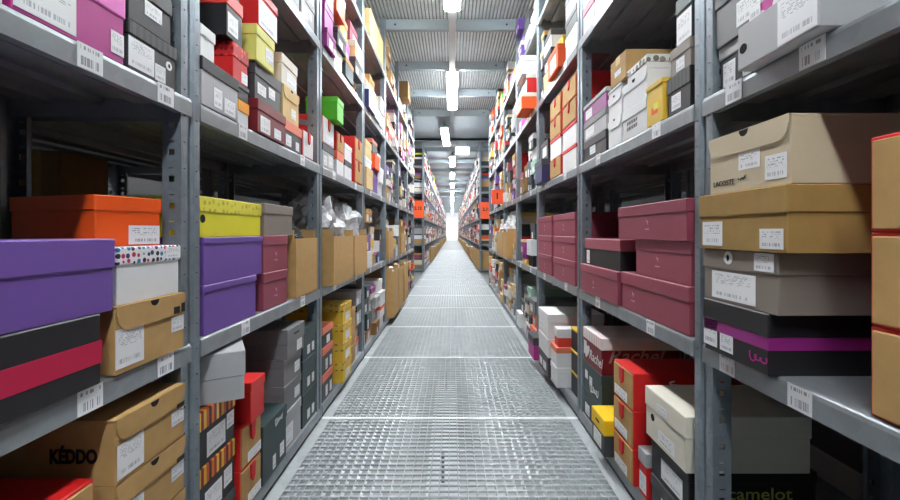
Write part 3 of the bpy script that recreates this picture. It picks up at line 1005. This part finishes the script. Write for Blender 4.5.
    if b.get('disc'):
        u, v, dd = b['disc']
        y = (fy_lid if v * h > lz else fy_body) - 0.001
        o = link('round_sticker', ME_DISC_W, root, ((u - .5) * w, y, v * h))
        o.scale = (dd, 0.0008, dd)
        o2 = link('print_dot', ME_DISC_K, root, ((u - .5) * w, y - 0.0003, v * h))
        o2.scale = (dd * 0.3, 0.0008, dd * 0.5)
    if b.get('hole'):
        u, v, dd = b['hole']
        y = (fy_lid if v * h > lz else fy_body) - 0.0006
        o = link('finger_hole_shade', ME_DISC_K, root, ((u - .5) * w, y, v * h))
        o.scale = (dd, 0.001, dd)
    if b.get('ftext'):
        s, size, u, v, mk = b['ftext']
        y = (fy_lid if v * h > lz else fy_body) - 0.0008
        if s.startswith('#'):
            scrawl(root, size, size * 0.45, int(s[1:]), ((u - .5) * w, y, v * h), FRONT_ROT, M_TEXT[mk], size * 0.07)
        else:
            text(root, s, size, ((u - .5) * w, y, v * h), FRONT_ROT, M_TEXT[mk], shear=0.3 if s.endswith('achel') else 0)
    if b.get('stext'):
        s, size, yy, zz, mk, bold = b['stext']
        if mk == 'ink':
            text(root, s, size, (near * hx + near * 0.0004, yy, zz * h), SIDE_ROT[side], M_TEXT[mk], bold=0.0016, sx=0.72)
        elif s == 'camelot':
            text(root, s, size, (near * (hx - 0.0024), 0.19, 0.057), SIDE_ROT[side], M_TEXT[mk], sx=1.15)
        else:
            text(root, s, size, (near * (hx - 0.0024), 0.14, 0.078), SIDE_ROT[side], M_TEXT[mk], shear=0.35, bold=0.001)
    if b.get('ttext'):
        scrawl(root, 0.13, 0.06, 3, (-0.02, 0.13, h + 0.0004), (0, 0, -math.pi / 2), M_TEXT['white'], 0.012)
    if b.get('swoosh'):
        scrawl(root, 0.12, 0.02, 1, (near * (hx + 0.0004), 0.2, h * 0.72), SIDE_ROT[side], M_TEXT['white'], 0.006)
    if b.get('croc'):
        u, v = b['croc']
        link('emblem', croc_mesh(), root, ((u - .5) * w, fy_body - 0.0008, v * h))
    if b.get('emblem'):
        u, v = b['emblem'] if isinstance(b['emblem'], tuple) else (0.5, 0.4)
        link('emblem', ME_BIRD, root, ((u - .5) * w, fy_body - 0.0008, v * h + 0.012))
        o = link('printed_mark', ME_PAT_CACHE.setdefault('pm', rbox('printed_mark', -0.014, 0.014, 0, 0.0005, -0.0016, 0.0016, M_PALEPINK, 0)), root, ((u - .5) * w, fy_body - 0.0008, v * h - 0.012))
    if b.get('zig'):
        for k in range(6):
            x = -0.06 + 0.014 * k
            for r_ in range(2):
                z0 = 0.045 - r_ * 0.018
                link('printed_mark', prism('printed_mark', [(x, z0), (x + 0.009, z0 + 0.004), (x + 0.013, z0 + 0.015), (x + 0.004, z0 + 0.011)], -0.0006 + fy_body, fy_body, M_INK), root)
    if b.get('ytext'):
        y = fy_lid - 0.0006
        if b['col'] == 'gold':
            link('printed_mark', rbox('printed_mark', -0.018, 0.02, fy_body - 0.0006, fy_body, 0.03, 0.05, cmat('orange'), 0), root)
            link('printed_mark', rbox('printed_mark', -0.004, 0.026, fy_body - 0.0008, fy_body, 0.042, 0.062, cmat('yellow'), 0), root)
        else:
            link('printed_mark', rbox('printed_mark', -0.02, 0.02, y, y + 0.0006, h - 0.034, h - 0.025, M_INK, 0), root)
    return root


stuff_rows, stuff_idx, stuff_mats, stuff_key = [], [], [], {}


def mat_index(m):
    if m.name not in stuff_key:
        stuff_key[m.name] = len(stuff_mats)
        stuff_mats.append(m)
    return stuff_key[m.name]


def stuff_box(side, y0, y1, z, h, set_, d, col, lid, lh, labs, base=None, flip=1):
    sg = sign(side)
    xf = (W(side) + set_) if base is None else base
    xs = sorted((sg * xf, sg * (xf + flip * d)))
    stuff_rows.append((xs[0], xs[1], y0 + .002, y1 - .002, z + .0005, z + h - lh))
    stuff_idx.append(mat_index(cmat(col)))
    e = 0.002
    stuff_rows.append((xs[0] - e, xs[1] + e, y0, y1, z + h - lh, z + h - 0.0006))
    stuff_idx.append(mat_index(cmat(lid)))
    for L in labs:
        u0, u1, v0, v1 = L
        ya, yb = y0 + u0 * (y1 - y0), y0 + u1 * (y1 - y0)
        xx = sg * xf - flip * sg * 0.003
        xs2 = sorted((xx, xx + flip * sg * 0.002))
        stuff_rows.append((xs2[0], xs2[1], ya, yb, z + v0 * h, z + v1 * h))
        stuff_idx.append(mat_index(plain('sticker_white', (238, 239, 241))))


for b in BOXES:
    if b['single']:
        build_box(b)
    elif b['area'] > 0:
        col = 'kraft' if b['style'] == 'ribbon' else b['col']
        stuff_box(b['side'], b['y0'], b['y1'], b['z'], b['h'], b['set'], b['d'], col, b['lid'], b.get('lh', 0.03), b.get('labels') or [])

# boxes of the racks that stand back to back with these, seen through the gaps
def back_fill(side, y0, y1, lev, top):
    y = y0
    front = W(side) + D1 + 0.06 + D1 - 0.01
    while y < y1 - 0.15:
        w = min(rng.uniform(0.17, 0.24), y1 - y)
        if side == 'left' and lev in (0, 1) and y < 1.6 and y + w > 1.25:
            y += w
            continue
        z = LEV[lev]
        mh = rng.uniform(0.2, top)
        while True:
            h = rng.uniform(0.09, 0.13)
            if z + h > LEV[lev] + mh:
                break
            c = rng.choice(['black', 'dgrey', 'brown', 'dkraft', 'grey', 'white', 'taupe', 'dred'])
            stuff_box(side, y, y + w, z, h, 0, 0.33, c, c, 0.035, [(0.2, 0.6, 0.1, 0.55)], base=front, flip=-1)
            z += h
        y += w + rng.uniform(0.01, 0.05)


for side in ('left', 'right'):
    for bay in range(0, 7):
        for lev in range(0, 4):
            back_fill(side, bay + 0.1, bay + 0.98, lev, 0.42)
# far rack bottom shelves: rows of open kraft cartons
for side in ('left', 'right'):
    for k in range(NFAR):
        for j in range(3):
            y0 = FAR0 + k + 0.06 + j * 0.3
            if rng.random() < 0.4 or (side == 'left' and k < 2):
                zz = LEV[0]
                for q in range(3):
                    cc = pick()
                    stuff_box(side, y0, y0 + 0.22, zz, 0.12, 0.0, 0.33, cc, pick(), 0.03, [(0.2, 0.6, 0.1, 0.55)])
                    zz += 0.12
                continue
            c = dict(side=side, bay=100 + k, lev=0, y0=y0, y1=y0 + 0.28, z=LEV[0], h=0.38, set=-0.05, bag='paper' if rng.random() < 0.5 else None, d=0.36, label=None)
            if k < 3:
                CARTONS.append(c)
            else:
                stuff_box(side, y0, y0 + 0.28, LEV[0], rng.uniform(0.3, 0.42), -0.05, 0.36, 'kraft', rng.choice(['kraft', 'white', 'tan']), 0.02, [])
o = link('shoe_boxes', boxes_mesh('shoe_boxes', stuff_rows, stuff_mats, stuff_idx))
o['label'] = 'countless small distant shoe boxes filling the shelves deeper along the aisle'
o['category'] = 'shoe boxes'
o['kind'] = 'stuff'


# ------------------------------------------------------------------ open cartons and plastic bags
def film_mat(key, col, alpha):
    m = bpy.data.materials.new(key)
    m.use_nodes = True
    nt = m.node_tree
    b = nt.nodes['Principled BSDF']
    b.inputs['Base Color'].default_value = lin(col)
    b.inputs['Roughness'].default_value = 0.18
    tr = node(nt, 'ShaderNodeBsdfTransparent')
    mx = node(nt, 'ShaderNodeMixShader')
    tc = node(nt, 'ShaderNodeTexCoord')
    nz = node(nt, 'ShaderNodeTexNoise')
    nz.inputs['Scale'].default_value = 14
    nz.inputs['Detail'].default_value = 6
    nt.links.new(tc.outputs['Object'], nz.inputs['Vector'])
    mr = node(nt, 'ShaderNodeMapRange')
    mr.inputs['From Min'].default_value = 0.3
    mr.inputs['From Max'].default_value = 0.7
    mr.inputs['To Min'].default_value = alpha - 0.25
    mr.inputs['To Max'].default_value = min(1, alpha + 0.3)
    nt.links.new(nz.outputs['Fac'], mr.inputs['Value'])
    nt.links.new(mr.outputs[0], mx.inputs[0])
    nt.links.new(tr.outputs[0], mx.inputs[1])
    nt.links.new(b.outputs[0], mx.inputs[2])
    nt.links.new(mx.outputs[0], nt.nodes['Material Output'].inputs['Surface'])
    return m


M_FILM = film_mat('clear_film', (232, 236, 240), 0.6)
M_FILMD = film_mat('dark_film', (70, 74, 78), 0.75)
M_PAPERW = film_mat('white_paper_film', (236, 236, 238), 0.9)


def bag_mesh(seed, sx, sy, sz, mat, rim=None):
    r = random.Random(seed)
    from mathutils import noise
    bm = bmesh.new()
    bmesh.ops.create_icosphere(bm, subdivisions=4, radius=1.0)
    off = Vector((r.uniform(0, 50), r.uniform(0, 50), r.uniform(0, 50)))
    for v in bm.verts:
        p = v.co.copy()
        n1 = noise.noise(p * 1.7 + off)
        n2 = noise.noise(p * 4.5 + off)
        n3 = abs(noise.noise(p * 8.0 + off))
        k = 1 + 0.22 * n1 + 0.2 * n2 - 0.18 * n3
        q = p * k
        q.z = max(q.z, -0.35)
        q = Vector((q.x * sx, q.y * sy, (q.z + 0.35) * sz))
        if rim and q.z < rim[2]:
            q.x = max(-rim[0], min(rim[0], q.x))
            q.y = max(-rim[1], min(rim[1], q.y))
        v.co = q
    me = bpy.data.meshes.new('film')
    bm.to_mesh(me)
    bm.free()
    me.materials.append(mat)
    return me


def build_carton(i, c):
    side = c['side']
    sg = sign(side)
    w, h, d = c['y1'] - c['y0'] - 0.004, c['h'], c['d']
    ym = (c['y0'] + c['y1']) / 2
    rz = math.pi / 2 if side == 'left' else -math.pi / 2
    X = sg * (W(side) + c['set'])
    root = empty('open_carton', (X, ym, c['z'] + 0.0004), rz)
    bayn = BAYNAME(c['bay']) if c['bay'] < 100 else f"{ORD[c['bay'] - 100]} bay past cross-aisle"
    same = sorted([k for k in CARTONS if (k['side'], k['bay'], k['lev']) == (side, c['bay'], c['lev'])], key=lambda k: k['y0'])
    place = ORD[same.index(c)]
    tag(root, f"{place} open kraft carton on {LEVNAME[c['lev']]}, {bayn}, {side} rack", 'carton', 'open kraft cartons')
    hx, t = w / 2, 0.005
    m = cmat('kraft')
    rows = [(-hx, hx, 0, t, 0, h), (-hx, hx, d - t, d, 0, h), (-hx, -hx + t, t, d - t, 0, h), (hx - t, hx, t, d - t, 0, h), (-hx + t, hx - t, t, d - t, 0, t)]
    link('body', boxes_mesh('body', rows, m), root)
    # slanting top flaps
    for s, nm in ((-1, 'flap'), (1, 'flap')):
        bm = bmesh.new()
        a = 0.5
        L = min(0.07, w * 0.3)
        x0 = s * hx
        x1 = s * hx - s * L * 0.35
        z1 = h + L * 0.5
        pts = [(x0, h), (x1, z1), (x1 - s * 0.004, z1), (x0 - s * 0.005, h)]
        pts = [(x0, h), (x0, h + L * .5), (x0 - s * 0.005, h + L * .5), (x0 - s * 0.005, h)]
        me = prism('flap', pts, 0.01, d - 0.01, m)
        bm.free()
        link('flap', me, root)
    if c['bag']:
        mat = {'clear': M_FILM, 'dark': M_FILMD, 'paper': M_PAPERW}[c['bag']]
        bg = empty('plastic_bag', (X + sg * d * 0.5, ym, c['z'] + h - 0.06), rz)
        hh = {'clear': 0.22, 'dark': 0.125, 'paper': 0.2}[c['bag']]
        link('film', bag_mesh(i * 13 + 5, w * 0.44, d * 0.46, hh if c['lev'] else 0.085, mat, (w / 2 - 0.012, d / 2 - 0.012, 0.062 + min(0.07, w * 0.3) * 0.5)), bg)
        if c['bag'] == 'clear' and c['bay'] < 3:
            link('wrapped_contents', bag_mesh(i * 7 + 1, w * 0.14, d * 0.3, hh * 0.6, paper((46, 36, 34))), bg)
        kindw = {'clear': 'crumpled clear plastic bag', 'dark': 'dark crumpled plastic bag', 'paper': 'crumpled white wrapping bag'}[c['bag']]
        tag(bg, f"{kindw} in {place} open carton, {LEVNAME[c['lev']]}, {bayn}, {side} rack", 'bag', 'plastic bags in the cartons')


for i, c in enumerate(CARTONS):
    build_carton(i, c)


# ------------------------------------------------------------------ racks
POST_H = 2.95


def post_mesh(height):
    prof = [(-0.043, -0.024), (-0.043, -0.036), (0, -0.036), (0, -0.013), (-0.008, -0.009), (-0.008, 0.009), (0, 0.013), (0, 0.036), (-0.043, 0.036), (-0.043, 0.024)]
    kinds = ['s', 'web', 'fl', 's', 's', 's', 'fl', 'web', 's']
    pitch = 0.0635
    rows = []
    z = 0.0
    n = int(height / pitch)
    for i in range(n):
        z0 = i * pitch
        rows += [(z0, z0 + 0.020, 'p'), (z0 + 0.020, z0 + 0.034, 'web'), (z0 + 0.034, z0 + 0.051, 'p'), (z0 + 0.051, z0 + 0.0545, 'fl'), (z0 + 0.0545, z0 + pitch, 'p')]
    rows.append((n * pitch, height, 'p'))
    verts, faces, cache = [], [], {}

    def vid(x, y, z):
        k = (round(x, 5), round(y, 5), round(z, 5))
        if k not in cache:
            cache[k] = len(verts)
            verts.append((x, y, z))
        return cache[k]
    for i, kd in enumerate(kinds):
        (xa, ya), (xb, yb) = prof[i], prof[i + 1]
        cuts = [0, 1]
        if kd == 'web':
            cuts = [0, 0.35, 0.66, 1]
        if kd == 'fl':
            cuts = [0, 0.36, 0.64, 1]
        for z0, z1, rk in rows:
            for j in range(len(cuts) - 1):
                if j == 1 and ((kd == 'web' and rk in ('web', 'fl')) or (kd == 'fl' and rk == 'fl')):
                    continue
                a, c_ = cuts[j], cuts[j + 1]
                p = (xa + (xb - xa) * a, ya + (yb - ya) * a)
                q = (xa + (xb - xa) * c_, ya + (yb - ya) * c_)
                faces.append((vid(*p, z0), vid(*q, z0), vid(*q, z1), vid(*p, z1)))
    me = bpy.data.meshes.new('upright_post')
    me.from_pydata(verts, [], faces)
    me.materials.append(M_STEEL)
    me.update()
    return me


ME_POST = post_mesh(POST_H)


def shelf_mesh(length, depth):
    """local x into the rack (front lip at 0), y along the aisle"""
    t = 0.002
    ch = 0.011
    rows = [(ch, depth, 0, length, -t, 0),
            (0, t, 0, length, -LIP, -ch), (t, 0.018, 0, length, -LIP, -LIP + t),
            (depth - t, depth, 0, length, -LIP, -t), (depth - 0.018, depth - t, 0, length, -LIP, -LIP + t)]
    for k in range(1, 4):
        x = depth * k / 4
        rows.append((x - 0.02, x + 0.02, 0.01, length - 0.01, -0.016, -t))
    for yy in (0.0, length - t):
        rows.append((t, depth - t, yy, yy + t, -LIP, -t))
    me = boxes_mesh('shelf', rows, M_SHELF)
    bm = bmesh.new()
    bm.from_mesh(me)
    prof = [(ch, 0), (ch * 0.4, -ch * 0.16), (ch * 0.16, -ch * 0.4), (0, -ch), (t, -ch), (ch * 0.5, -ch * 0.5), (ch, -t)]
    a = [bm.verts.new((x, 0, z)) for x, z in prof]
    b = [bm.verts.new((x, length, z)) for x, z in prof]
    n = len(prof)
    fs = [bm.faces.new(a), bm.faces.new(b[::-1])]
    for i in range(n):
        fs.append(bm.faces.new((a[i], b[i], b[(i + 1) % n], a[(i + 1) % n])))
    bmesh.ops.recalc_face_normals(bm, faces=fs)
    bm.to_mesh(me)
    bm.free()
    return me


SH0, SH1 = 0.0385, 0.9985
ME_SHELF = shelf_mesh(SH1 - SH0, D1 - 0.01)


def brace_mesh(depth):
    """zigzag flat bars between the front and the rear post of one frame"""
    x0, x1 = 0.04, depth - 0.04
    pts = [(x0, 0.012), (x1, 0.092), (x1, 0.068), (x0, -0.012)]
    return prism('cross_brace', pts, -0.002, 0.002, M_STEEL)


ME_BRACE = brace_mesh(D1)


def rack(name, label, side, y_first, nbays, front_x, into, tags=True, nsingle=99, back_posts=True):
    """front_x: signed x of the aisle face; into: +1 / -1 direction to the rear"""
    root = empty(name, (front_x, y_first, 0))
    tag(root, label, 'shelving rack', 'steel shelving racks')
    face = -into      # where the posts face
    rz = 0.0 if face > 0 else math.pi

    def solid(o):
        md = o.modifiers.new('thickness', 'SOLIDIFY')
        md.thickness = 0.002
        md.offset = -1 if False else 0
    for k in range(nbays + 1):
        y = k * 1.0
        p = link('upright_post', ME_POST, root, (0, y, 0), (0, 0, rz))
        solid(p)
        if back_posts and k < 12:
            q = link('upright_post', ME_POST, root, (into * D1, y, 0), (0, 0, rz + math.pi))
            solid(q)
            for zb in (1.44, 2.08):
                link('cross_brace', ME_BRACE, root, (0, y, zb), (0, 0, 0 if into > 0 else math.pi))
    extra = []
    for k in range(nbays):
        for l, z in enumerate(LEV):
            if k < nsingle:
                s = link('shelf', ME_SHELF, root, (-into * 0.004, k + SH0, z), (0, 0, 0))
                if into < 0:
                    s.rotation_euler = (0, 0, math.pi)
                    s.location = (-into * 0.004, k + SH1, z)
                if tags:
                    offs = (0.25, 0.75) if (k > 0) else ((0.684, 0.884) if side == 'right' and l == 2 else (0.71, 0.905))
                    if l in (1, 2, 3):
                        for q in offs:
                            q += rng.uniform(-0.02, 0.02) if k > 0 else 0
                            # the tag is a sub-part in the shelf's own axes
                            ly = q - SH0 if into > 0 else SH1 - q
                            g = link('shelf_tag', ME_TAG, s, (-0.0012, ly, -LIP / 2), (0, 0, -math.pi / 2))
                            g.scale = (0.052, 0.001, LIP * 0.94)
            else:
                xs = sorted((-into * 0.004, into * (D1 - 0.014)))
                extra.append((xs[0], xs[1], k + SH0, k + SH1, z - LIP, z))
    if extra:
        e = link('shelf', boxes_mesh('shelf_rest', extra, M_SHELF), root)
        e['kind'] = 'stuff'
    return root


Y1 = 0.031
rack('shelving_rack', 'long galvanised shelving rack of seven bays, left of the aisle, before the cross-aisle', 'left', Y1, 7, -WL, -1)
rack('shelving_rack', 'long galvanised shelving rack of seven bays, right of the aisle, before the cross-aisle', 'right', Y1, 7, WR, 1)
rack('shelving_rack', 'distant galvanised shelving rack beyond the cross-aisle, left of the aisle', 'left', FAR0, NFAR, -WL, -1, tags=False, nsingle=18)
rack('shelving_rack', 'distant galvanised shelving rack beyond the cross-aisle, right of the aisle', 'right', FAR0, NFAR, WR, 1, tags=False, nsingle=18)
rack('shelving_rack', 'dark shelving rack standing back to back behind the left rack', 'left', Y1, 7, -(WL + D1 * 2 + 0.06), 1, tags=False)
rack('shelving_rack', 'dark shelving rack standing back to back behind the right rack', 'right', Y1, 7, WR + D1 * 2 + 0.06, -1, tags=False)

# a tall dark carton standing in the rack behind
o = empty('carton', (-(WL + D1 + 0.06 + 0.07), 1.4, 0.6455), 0)
tag(o, 'tall dark brown carton seen behind the orange box, in the rack at the back', 'carton')
link('body', rbox('body', -0.17, 0.0, -0.07, 0.12, 0, 0.53, cmat('brown'), 0.003), o)
link('tape', rbox('tape', -0.11, -0.06, -0.0706, -0.07, 0.35, 0.53, cmat('dkraft'), 0), o)

# ------------------------------------------------------------------ setting: floors, ceilings, walls
PITCH = 0.034


def struct(o):
    o['kind'] = 'structure'
    return o


def grating(name, x0, x1, y0, y1, z0, z1, seams, rod, t, edge=0.0, bar_mat=None, rod_mat=None):
    """bearing bars along the aisle, round rods across them, flat bars at the panel ends"""
    rows, seam = [], []
    n = int(round((x1 - x0 - 2 * edge) / PITCH))
    for i in range(n + 1):
        xx = x0 + edge + (x1 - x0 - 2 * edge) * i / n
        rows.append((xx - t, xx + t, y0, y1, z0, z1))
    for s_ in seams:
        seam.append((x0, x1, s_ - 0.011, s_ + 0.011, z1 - 0.004, z1 + 0.003))
    if edge:
        rows.append((x0, x0 + edge, y0, y1, z0, z1 + 0.001))
        rows.append((x1 - edge, x1, y0, y1, z0, z1 + 0.001))
    o = struct(link(name, boxes_mesh(name, rows, bar_mat or M_GRATE)))
    for r_ in seam:
        link('panel_edge', boxes_mesh('panel_edge', [r_], M_EDGE), o)
    m = int(round((y1 - y0) / PITCH))
    ns = 8
    v, f = [], []
    zc = z1 - rod - 0.0005
    for j in range(m + 1):
        yy = y0 + (y1 - y0) * j / m
        b = len(v)
        for xx in (x0 + edge, x1 - edge):
            for k in range(ns):
                a_ = 2 * math.pi * k / ns
                v.append((xx, yy + rod * math.cos(a_), zc + rod * math.sin(a_)))
        for k in range(ns):
            k2 = (k + 1) % ns
            f.append((b + k, b + ns + k, b + ns + k2, b + k2))
    me = bpy.data.meshes.new('cross_rods')
    me.from_pydata(v, [], f, shade_flat=False)
    me.materials.append(rod_mat or M_ROD)
    r = link('cross_rods', me, o)
    r['kind'] = 'stuff'
    return o


M_EDGE = zinc('panel_edge_zinc', (226, 230, 232), metal=0.1, rough=0.6, scale=6, var=0.08)
M_ROD_LIT = zinc('lit_ceiling_rods', (228, 231, 233), metal=0.2, rough=0.5, scale=6, var=0.15)  # paler than the floor rods: lamplight put into the colour
M_BARS_SHADE = zinc('shaded_bearing_bars', (140, 146, 150), metal=0.3, rough=0.5, scale=6)  # darkened zinc: shadow on the bars put into the colour
M_ROD = zinc('galvanised_rod', (180, 186, 189), metal=0.3, rough=0.55, scale=6, var=0.15)
grating('floor', -WL - 0.0, WR + 0.0, -1.5, FAR0 + 12, -0.03, 0.0, [0.067 + k for k in range(0, 22)], 0.0048, 0.0015, edge=0.045)
struct(link('floor', boxes_mesh('floor', [(-WL, WR, FAR0 + 12, 46, -0.03, 0), (-WL, WR, -6, -1.5, -0.03, 0)], M_GRATE)))
# gratings under the racks and in the neighbouring aisles
struct(link('floor', boxes_mesh('floor', [(-3.0, -WL, -6, 46, -0.03, -0.001), (WR, 3.0, -6, 46, -0.03, -0.001)], zinc('rack_floor', (120, 124, 126), 0.4, 0.5))))
M_CONC = zinc('lower_floor', (150, 152, 152), metal=0.0, rough=0.6, scale=2, var=0.1)
struct(link('floor', boxes_mesh('floor', [(-3.0, 3.0, -6, 24, -3.1, -3.0)], M_CONC)))
ZC = 2.975
grating('ceiling', -1.2, 1.2, -6, 7.35, ZC + 0.002, ZC + 0.032, [0.067 + k for k in range(0, 8)], 0.0068, 0.0052, bar_mat=M_BARS_SHADE, rod_mat=M_ROD_LIT)
M_DECK = zinc('ceiling_deck', (170, 180, 186), metal=0.1, rough=0.5, scale=2, var=0.06)
rows = [(-3.0, 3.0, 7.35, FAR0 + 0.2, ZC + 0.13, ZC + 0.15)]
struct(link('ceiling', boxes_mesh('ceiling', rows, M_DECK)))
struct(link('ceiling', boxes_mesh('ceiling', [(-3.0, 3.0, FAR0 + 0.2, 46, ZC + 0.06, ZC + 0.08)], M_DECK)))
struct(link('ceiling', boxes_mesh('ceiling', [(-3.0, -1.2, -6, 7.35, ZC + 0.03, ZC + 0.05), (1.2, 3.0, -6, 7.35, ZC + 0.03, ZC + 0.05)], M_DECK)))
M_WALL = plain('painted_wall', (232, 235, 237), rough=0.7)
M_DIM = plain('bare_wall', (96, 100, 104), rough=0.8)
struct(link('ceiling', boxes_mesh('ceiling', [(-3.0, 3.0, -6, 46, 5.6, 5.7)], M_WALL)))
struct(link('wall_left', boxes_mesh('wall_left', [(-3.1, -3.0, -6, 46, -3.1, 5.7)], M_DIM)))
struct(link('wall_right', boxes_mesh('wall_right', [(3.0, 3.1, -6, 46, -3.1, 5.7)], M_DIM)))
struct(link('wall_front', boxes_mesh('wall_front', [(-3.1, 3.1, -6.1, -6, -3.1, 5.7)], M_DIM)))
struct(link('wall_back', boxes_mesh('wall_back', [(-3.1, 3.1, 46, 46.1, -3.1, 5.7)], M_WALL)))

# transverse beams, bolted to the posts
M_BOLT = plain('bolt_dark', (40, 44, 48), rough=0.4, metal=0.6)
ME_BOLT = disc_mesh('bolt', M_BOLT, 10)


def beam(y, w0, w1, bolts=True):
    o = struct(link('ceiling_beam', boxes_mesh('ceiling_beam', [(-w0, w1, -0.003, 0.003, -0.1, 0.0), (-w0, w1, 0.003, 0.045, -0.006, 0), (-w0, w1, 0.003, 0.045, -0.1, -0.094)], M_BEAM), None, (0, y, ZC)))
    if bolts:
        for x in (-w0 + 0.09, w1 - 0.09):
            bb = link('bolt', ME_BOLT, o, (x, -0.006, -0.05))
            bb.scale = (0.02, 0.004, 0.02)


for k in range(0, 7):
    beam(1.067 + k, WL, WR)
y = 10.2
while y < 44:
    beam(y, WL + 0.5, WR + 0.5, False)
    y += 1.7

# ------------------------------------------------------------------ lights
EMIT = 60.0
M_DIFF = plain('lamp_diffuser', (247, 252, 255), rough=0.4, emit=EMIT)
M_DIFF_DIM = plain('dim_lamp_diffuser', (255, 253, 248), rough=0.4, emit=EMIT * 0.45)
M_DIFF_UP = plain('upper_lamp_diffuser', (255, 253, 248), rough=0.4, emit=EMIT * 0.8)
M_HOUS = plain('lamp_housing', (200, 206, 208), rough=0.4)
LAMP_L, LAMP_W = 1.45, 0.145


def lamp(x, y0, z, label, rz=0.0, length=LAMP_L, group='ceiling lights over the aisle', bracket=True, hang=None, dm=None):
    root = empty('fluorescent_light', (x, y0, z), rz)
    tag(root, label, 'light', group)
    hw = LAMP_W / 2
    link('housing', rbox('housing', -hw, hw, 0, length, 0.02, 0.065, M_HOUS, 0.004), root)
    link('diffuser', rbox('diffuser', -hw + 0.006, hw - 0.006, 0.008, length - 0.008, -0.012, 0.02, dm or M_DIFF, 0.008, 2), root)
    if hang:
        for yy in (0.2, length - 0.2):
            link('hanger', rbox('hanger', -0.006, 0.006, yy - 0.006, yy + 0.006, 0.065, hang - z, M_STEEL, 0), root)
    if bracket:
        for yy in (0.12, length - 0.12):
            me = prism('bracket', [(-0.04, 0.065), (0.04, 0.065), (0.008, 0.176), (-0.008, 0.176)], yy - 0.01, yy + 0.01, M_STEEL)
            link('bracket', me, root)
    return root


ZL = 2.80
xs_l = [0, 0, 0, 0, -0.125, 0, 0]
yl = -0.8
names = ['overhead behind the camera', 'cut by the top edge of the photo', 'between the second and third ceiling beams']
lamp(0, -1.2, ZL, 'fluorescent ceiling light over the aisle start, above the viewer')
lamp(0, 2.12, ZL, 'long white ceiling light crossing the top edge, before the first visible beam')
lamp(0, 5.0, ZL, 'bright long ceiling light hanging across the third visible beam')
lamp(-0.15, 7.7, ZL + 0.0, 'slightly slanted ceiling light over the cross-aisle', rz=math.radians(-1.2))
yy = 10.6
k = 0
while yy < 44:
    lamp(0, yy, ZL, f'{ORD[k]} ceiling light beyond the cross-aisle')
    yy += 2.9
    k += 1
for i, (x, yy) in enumerate(((-2.2, 43.2), (-1.4, 43.2), (1.4, 43.2), (2.2, 43.2))):  # extra lamps added to brighten the far end
    lamp(x, yy, ZL, f'{ORD[i]} of the added lights abreast that brighten the far wall', group='added lights at the far wall', hang=ZC + 0.06)
# trunking that carries the first lamps
for ya, yb, lab in ((0.27, 2.1, 'grey trunking strip joining the overhead light to the one at the top edge'),
                    (3.59, 4.98, 'grey trunking strip running under the first visible ceiling beam between two lights'),
                    (6.47, 7.3, 'short grey trunking strip beyond the light under the third ceiling beam')):
    t = link('lighting_trunking', rbox('lighting_trunking', -0.033, 0.033, 0, yb - ya, 0.0, 0.05, M_HOUS, 0.003), None, (0, ya, 2.822))
    tag(t, lab, 'trunking')
# lamps of the floor below and of the neighbouring aisles
for i in range(4):
    lamp(-0.04, -0.9 + 2.5 * i, -0.22, f'{ORD[i]} light slung under the floor grating', group='lights under the floor grating', bracket=False, hang=-0.031)
for s, wd in ((-1, 'left'), (1, 'right')):
    for i in range(2):
        lamp(s * 2.3, 0.4 + 3.2 * i, 2.6, f'{ORD[i]} ceiling light of the aisle behind the {wd} rack', group='lights of the neighbouring aisles', bracket=False, hang=3.004, dm=M_DIFF_DIM)
for i in range(3):
    lamp(0.0, 0.2 + 2.6 * i, 5.3, f'{ORD[i]} light of the storey above, over the ceiling grating', group='lights of the storey above', bracket=False, hang=5.6, dm=M_DIFF_UP)

# white hanging panel beyond the cross-aisle
p = empty('hanging_panel', (0.235, 9.85, 2.72))
tag(p, 'blank white rectangular panel hanging under the ceiling beyond the cross-aisle', 'sign')
link('panel', rbox('panel', -0.17, 0.17, -0.01, 0.01, 0, 0.2, plain('panel_white_glow', (244, 246, 248), emit=0.7), 0.003), p)  # emission added so the panel reads white
for x in (-0.12, 0.12):
    link('hanger', rbox('hanger', x - 0.004, x + 0.004, -0.004, 0.004, 0.2, 0.31, M_STEEL, 0), p)

# orange aisle signs on the ends of the far racks
M_ORG = plain('sign_orange', (255, 92, 36), rough=0.5)


def sign_board(x0, x1, y, z0, z1, body, label, size):
    r = empty('aisle_sign', ((x0 + x1) / 2, y, z0))
    tag(r, label, 'sign', 'orange aisle signs')
    link('board', rbox('board', (x0 - x1) / 2, (x1 - x0) / 2, -0.004, 0.004, 0, z1 - z0, M_ORG, 0.001), r)
    text(r, body, size, (0, -0.005, (z1 - z0) * 0.55), FRONT_ROT, plain('sign_ink', (90, 20, 14)), name='sign_number', bold=0.004)


sign_board(-0.91, -0.655, FAR0 - 0.046, 1.24, 1.63, '2.12', 'orange number sign on the left rack end beyond the cross-aisle', 0.1)
sign_board(0.64, 0.91, FAR0 - 0.046, 1.22, 1.60, '2.11', 'orange number sign on the right rack end beyond the cross-aisle', 0.1)
sign_board(0.47, 0.605, 5.02, 1.25, 1.42, '1', 'small orange flag sign jutting from a post of the right rack', 0.1)

# ------------------------------------------------------------------ world
w = bpy.data.worlds.new('world')
SC.world = w
w.use_nodes = True
w.node_tree.nodes['Background'].inputs[0].default_value = (0.75, 0.8, 0.85, 1)
w.node_tree.nodes['Background'].inputs[1].default_value = 0.05
try:
    SC.cycles.use_denoising = True
    SC.cycles.max_bounces = 8
    SC.cycles.diffuse_bounces = 4
    SC.cycles.sample_clamp_indirect = 6
except Exception:
    pass
